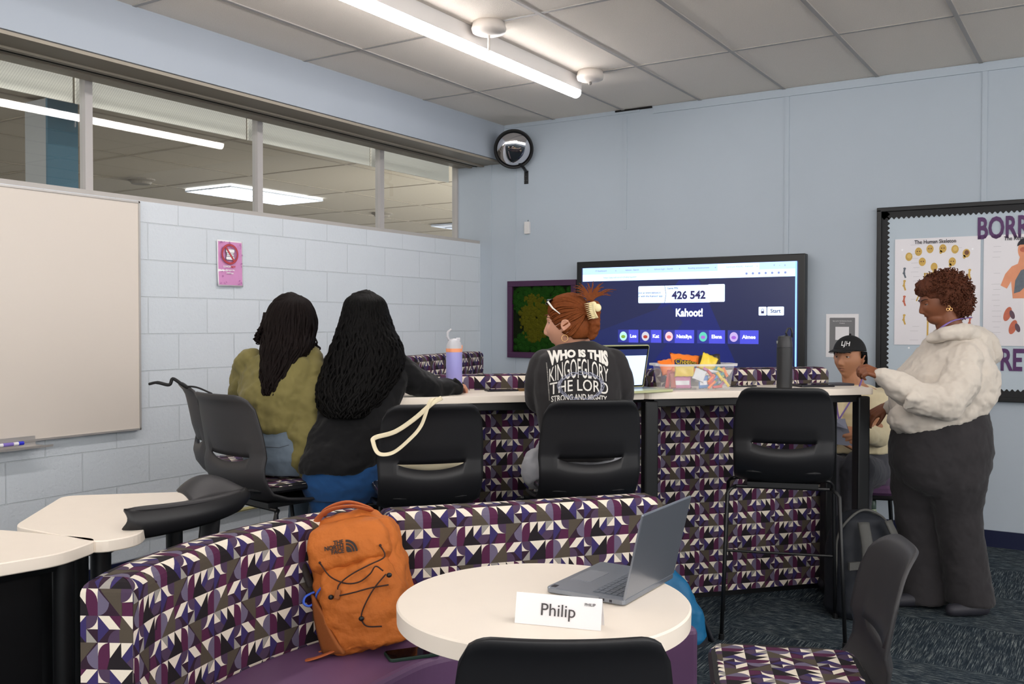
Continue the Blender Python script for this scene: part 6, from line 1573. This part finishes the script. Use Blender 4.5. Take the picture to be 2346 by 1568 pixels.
MB(Wm).ball((-.081, -.004, -.034), .0035, 10, 8).build('earring', m_chrome, t, smooth=True)
MB(Wm).tube([Vector((.078*math.cos(a), -.03+.075*math.sin(a), -.155-.012*math.sin(a))) for a in [2*PI*k/30 for k in range(31)]], .0028, 6, caps=False).build('necklace', m_chrome, t)
tp = thing('papers', 'folded grey paper sheets held by the seated boy in the cap', 'paper', (3.268, -1.334, 0.782))
oP = -Vector((3.268, -1.334, 0.782))
MB(Matrix.Translation(oP)).add([(3.215, -1.389, 0.872), (3.273, -1.329, 0.856), (3.304, -1.264, 0.721), (3.219, -1.366, 0.740)], [(0, 1, 2, 3)]).build('sheet', mat('grey_paper', (130, 132, 146), rough=.7), tp, solid=.0015)
MB(Matrix.Translation(oP)).add([(3.220, -1.409, 0.879), (3.271, -1.341, 0.876), (3.283, -1.335, 0.820), (3.222, -1.397, 0.843)], [(0, 1, 2, 3)]).build('sheet', mat('pale_grey_paper', (168, 170, 190), rough=.7), tp, solid=.0015)
# his chair
c4 = thing('office_chair', 'black framed purple seated chair under the boy in the cap', 'chair', (3.22, -.80, 0), math.radians(180+32-15))
MB().prism(rrect(.46, .44, .09, 6), .42, .475, bev=.015).build('seat', m_purple, c4)
MB().prism(rrect(.47, .45, .09, 6), .395, .42, bev=.008).build('seat_pan', m_blk, c4)
MB().grid(lambda u, v: Vector((-.21+.42*u, -.25+.5*(-.21+.42*u)**2, .56+.20*v)), 12, 8).build('backrest', m_shell, c4, smooth=True, solid=-.012)
for s in (-1, 1):
    MB().tube(smoothpath([Vector(v) for v in [(s*.20, -.10, .40), (s*.245, -.22, .42), (s*.245, -.255, .55), (s*.22, -.255, .72)]], 5), .014, 10).build('upright', m_blk, c4, smooth=True)
    for q in (-1, 1): MB().tube([(s*.19, q*.17, .40), (s*.22, q*.22, .0)], .012, 8).build('leg', m_blk, c4)

# ---- 5: the standing woman in the cream hoodie
base = (3.86, -1.62, -.1119); t, OF = person('woman with curly brown hair in a cream hoodie and black flared trousers, standing in profile', base)
t.location = (3.907, -1.989, 0); t.scale = (.925, .925, .925)      # she is 1.67 m tall
fw = turn(-VR, -4); rt = VF.copy()          # her right side is away from the camera
HM = frame((3.701, -1.172, 1.493), (fw.x, fw.y, -.27), (0, 0, 1))
B = MB(Matrix.Translation(OF)); add_head(B, HM, full=.8)
B.ball((3.692, -1.179, 1.412), (.050, .046, .036), 14, 10)
limb(B, [((3.724, -1.158, 1.443), .060), ((3.762, -1.136, 1.330), .068)])
lofts(B, [((3.762, -1.136, 1.341), .075, .06), ((3.769, -1.134, 1.227), .17, .11), ((3.732, -1.161, 1.068), .17, .15), ((3.715, -1.176, 0.909), .17, .16), ((3.711, -1.182, 0.772), .15, .15)], rt, fw)
limb(B, [((3.831, -1.297, 1.189), .055), ((3.772, -1.435, 0.980), .048), ((3.497, -1.536, 1.110), .028)])
hand(B, Vector((3.497, -1.536, 1.119)), -VR*.9+UPV*.35, UPV*.8-VF*.6, 1, .98, (42, 50, 54, 58), thumb=20)
limb(B, [((3.735, -0.956, 1.163), .055), ((3.605, -0.949, 0.933), .048), ((3.444, -1.111, 0.925), .028)])
hand(B, Vector((3.436, -1.128, 0.933)), -VR-UPV*.6, VF*-.3+UPV*.8, -1, .98, (25, 35, 40, 45), thumb=30)
limb(B, [((3.657, -1.134, 0.741), .08), ((3.618, -1.133, 0.319), .055), ((3.631, -1.122, -0.101), .04)])
limb(B, [((3.791, -1.190, 0.756), .08), ((3.808, -1.213, 0.355), .055), ((3.869, -1.183, -0.060), .04)])
remesh(B.build('body', m_sk3, t), .0045, 2)
add_eyes(HM, t, OF, skin=m_sk3, brow=(30, 18, 14), lid=.62); add_lips(HM, t, OF, (104, 60, 48))
m_hd = cloth('heather_cream_fleece', (198, 189, 178), .55, 7, .035, var=.05)
J = MB(Matrix.Translation(OF))
lofts(J, [((3.766, -1.134, 1.348), .085, .075), ((3.766, -1.134, 1.323), .125, .105), ((3.762, -1.137, 1.284), .165, .14), ((3.756, -1.143, 1.216), .20, .175), ((3.737, -1.157, 1.125), .21, .235), ((3.727, -1.166, 1.023), .21, .262), ((3.720, -1.172, 0.954), .205, .252, -.16), ((3.711, -1.179, 0.909), .20, .240, -.26), ((3.710, -1.180, 0.873), .19, .226, -.28)], rt, fw, 36)
J.cone((3.547, -1.308, 0.854), .05, (3.563, -1.276, 0.806), .045); J.ball((3.571, -1.328, 0.891), (.09, .10, .08), 16, 10)
limb(J, [((3.834, -1.272, 1.192), .095), ((3.826, -1.362, 1.082), .098), ((3.772, -1.435, 0.987), .092), ((3.669, -1.488, 1.007), .080), ((3.574, -1.523, 1.071), .066), ((3.503, -1.544, 1.115), .048)])
limb(J, [((3.741, -0.999, 1.165), .09), ((3.635, -1.001, 0.950), .08), ((3.499, -1.111, 0.928), .062), ((3.468, -1.132, 0.928), .050)])
for k in range(6):   # gathered folds in the sleeve
    J.tube([Vector((3.749, -1.494, 1.086))+VR*(.02*k-.10)-UPV*(.012*k), Vector((3.718, -1.540, 1.013))+VR*(.022*k-.11), Vector((3.695, -1.520, 0.961))+VR*(.02*k-.10)+UPV*.004*k], .011, 8)
ho = remesh(J.build('hoodie', m_hd, t), .007, 4, disp=.030, dscale=.09); remesh2(ho, .012, .035)
H_ = MB(Matrix.Translation(OF)); limb(H_, [((3.687, -1.292, 1.308), .030), ((3.752, -1.320, 1.331), .036), ((3.833, -1.245, 1.342), .045), ((3.880, -1.121, 1.308), .055)])
limb(H_, [((3.864, -1.072, 1.314), .060), ((3.916, -1.039, 1.273), .062), ((3.942, -1.024, 1.223), .050), ((3.917, -1.041, 1.164), .030)])
H_.cone((3.894, -1.160, 1.297), .05, (3.931, -1.115, 1.207), .035); H_.cone((3.932, -1.030, 1.262), .045, (3.970, -1.006, 1.250), .014); H_.cone((3.907, -1.082, 1.206), .045, (3.893, -1.081, 1.138), .015)
limb(H_, [((3.865, -0.988, 1.306), .055), ((3.788, -0.965, 1.336), .045), ((3.680, -1.035, 1.328), .032)])
remesh(H_.build('hood', m_hd, t), .006, 5, disp=.020, dscale=.06)
m_tr = cloth('faded_black_denim', (46, 44, 46), .4, 12, .02, var=.10)
J = MB(Matrix.Translation(OF))
lofts(J, [((3.717, -1.175, 0.920), .18, .205, -.26), ((3.714, -1.179, 0.829), .20, .238, -.1), ((3.715, -1.180, 0.727), .205, .248), ((3.712, -1.184, 0.636), .195, .240), ((3.713, -1.185, 0.556), .17, .20), ((3.714, -1.186, 0.499), .14, .12)], rt, fw, 32)
def leg5(secs):
    lofts(J, [(c, a, b) for (c, a, b) in secs], rt, fw, 24, 2.1)
leg5([((3.622, -1.181, 0.697), .15, .14), ((3.609, -1.169, 0.533), .14, .135), ((3.605, -1.139, 0.389), .10, .122), ((3.615, -1.136, 0.250), .095, .115), ((3.620, -1.136, 0.087), .10, .115), ((3.630, -1.134, -0.052), .11, .125), ((3.630, -1.134, -0.094), .115, .128)])
leg5([((3.791, -1.191, 0.711), .15, .16), ((3.795, -1.204, 0.555), .14, .145), ((3.804, -1.202, 0.420), .10, .115), ((3.820, -1.194, 0.286), .095, .110), ((3.840, -1.174, 0.126), .10, .112), ((3.857, -1.166, -0.009), .11, .118), ((3.861, -1.164, -0.061), .112, .120)])
remesh(J.build('flared_trousers', m_tr, t), .009, 16, disp=.014, dscale=.07)
for (px_, toe) in (((3.670, -1.169, -0.139), (3.496, -1.280, -0.144)), ((3.922, -1.198, -0.108), (3.791, -1.282, -0.108))):
    k = MB(Matrix.Translation(OF)); c = Vector(px_); c.z = -.065; e = Vector(toe); e.z = -.078; k.cone(c, .040, e, .032); k.cone(c+Vector((0, 0, .03)), .038, c, .04)
    remesh(k.build('shoe', mat('dark_navy_shoe', (38, 38, 46), rough=.6), t), .008, 3)
Wm = Matrix.Translation(OF) @ HM
m_h5 = mat('curly_brown_hair', (84, 44, 26), rough=.7, spec=.3, var=.5, vscale=70, bump=.8, bscale=150, bdist=.006)
g = MB(Wm); g.ball((0, -.045, .045), (.105, .115, .105), 20, 14); g.ball((0, -.085, -.02), (.085, .075, .085), 16, 12); g.ball((0, .03, .085), (.08, .065, .055), 16, 12)
remesh(g.build('hair', m_h5, t), .006, 2, disp=.03, dscale=.025)
g = MB(Wm); random.seed(17); n_ = 0
while n_ < 620:
    d = Vector((random.gauss(0, 1), random.gauss(0, 1), random.gauss(0, 1))).normalized()
    if d.z < -.55 and d.y > -.3: continue
    p = Vector((d.x*.108, -.042+d.y*(.125 if d.y < 0 else .135), .040+d.z*.112))
    if p.y > .02 and p.z < .062+.25*max(0, p.y-.05): continue
    if p.z < -.02 and p.y > -.045: continue
    q = d.orthogonal().normalized(); q2 = d.cross(q); ph = random.random()*6; L = random.uniform(.014, .034); R_ = random.uniform(.004, .007)
    g.tube([p - d*.010 + d*(L*k/9) + (q*math.cos(ph+k*1.1)+q2*math.sin(ph+k*1.1))*R_ - UPV*0 for k in range(10)], .0026, 5); n_ += 1
n_ = 0
while n_ < 260:
    d = Vector((random.gauss(0, 1), random.gauss(0, 1), random.gauss(0, 1))).normalized()
    p = Vector((d.x*.088, -.085+d.y*.080, -.020+d.z*.088))
    if p.y > -.05 or d.z > .6: continue
    q = d.orthogonal().normalized(); q2 = d.cross(q); ph = random.random()*6; L = random.uniform(.012, .026); R_ = random.uniform(.004, .007)
    g.tube([p - d*.008 + d*(L*k/9) + (q*math.cos(ph+k*1.1)+q2*math.sin(ph+k*1.1))*R_ for k in range(10)], .0026, 5); n_ += 1
g.build('hair_curls', m_h5, t, smooth=True)
for (yy_, zz_) in ((-.012, -.030), (-.004, -.040), (-.020, -.044)): MB(Wm).tube([Vector((-.082, yy_+.007*math.cos(a), zz_+.007*math.sin(a))) for a in [2*PI*k/14 for k in range(15)]], .0012, 6, caps=False).build('earring', MATS['gold'], t)
g = MB(Matrix.Translation(OF)); g.tube(smoothpath([Vector((3.846, -1.105, 1.414)), Vector((3.787, -1.208, 1.402)), Vector((3.741, -1.244, 1.375)), Vector((3.694, -1.274, 1.330))], 5), .009, 8, flat=(1, .35)); g.build('lanyard', m_lan, t, smooth=True)
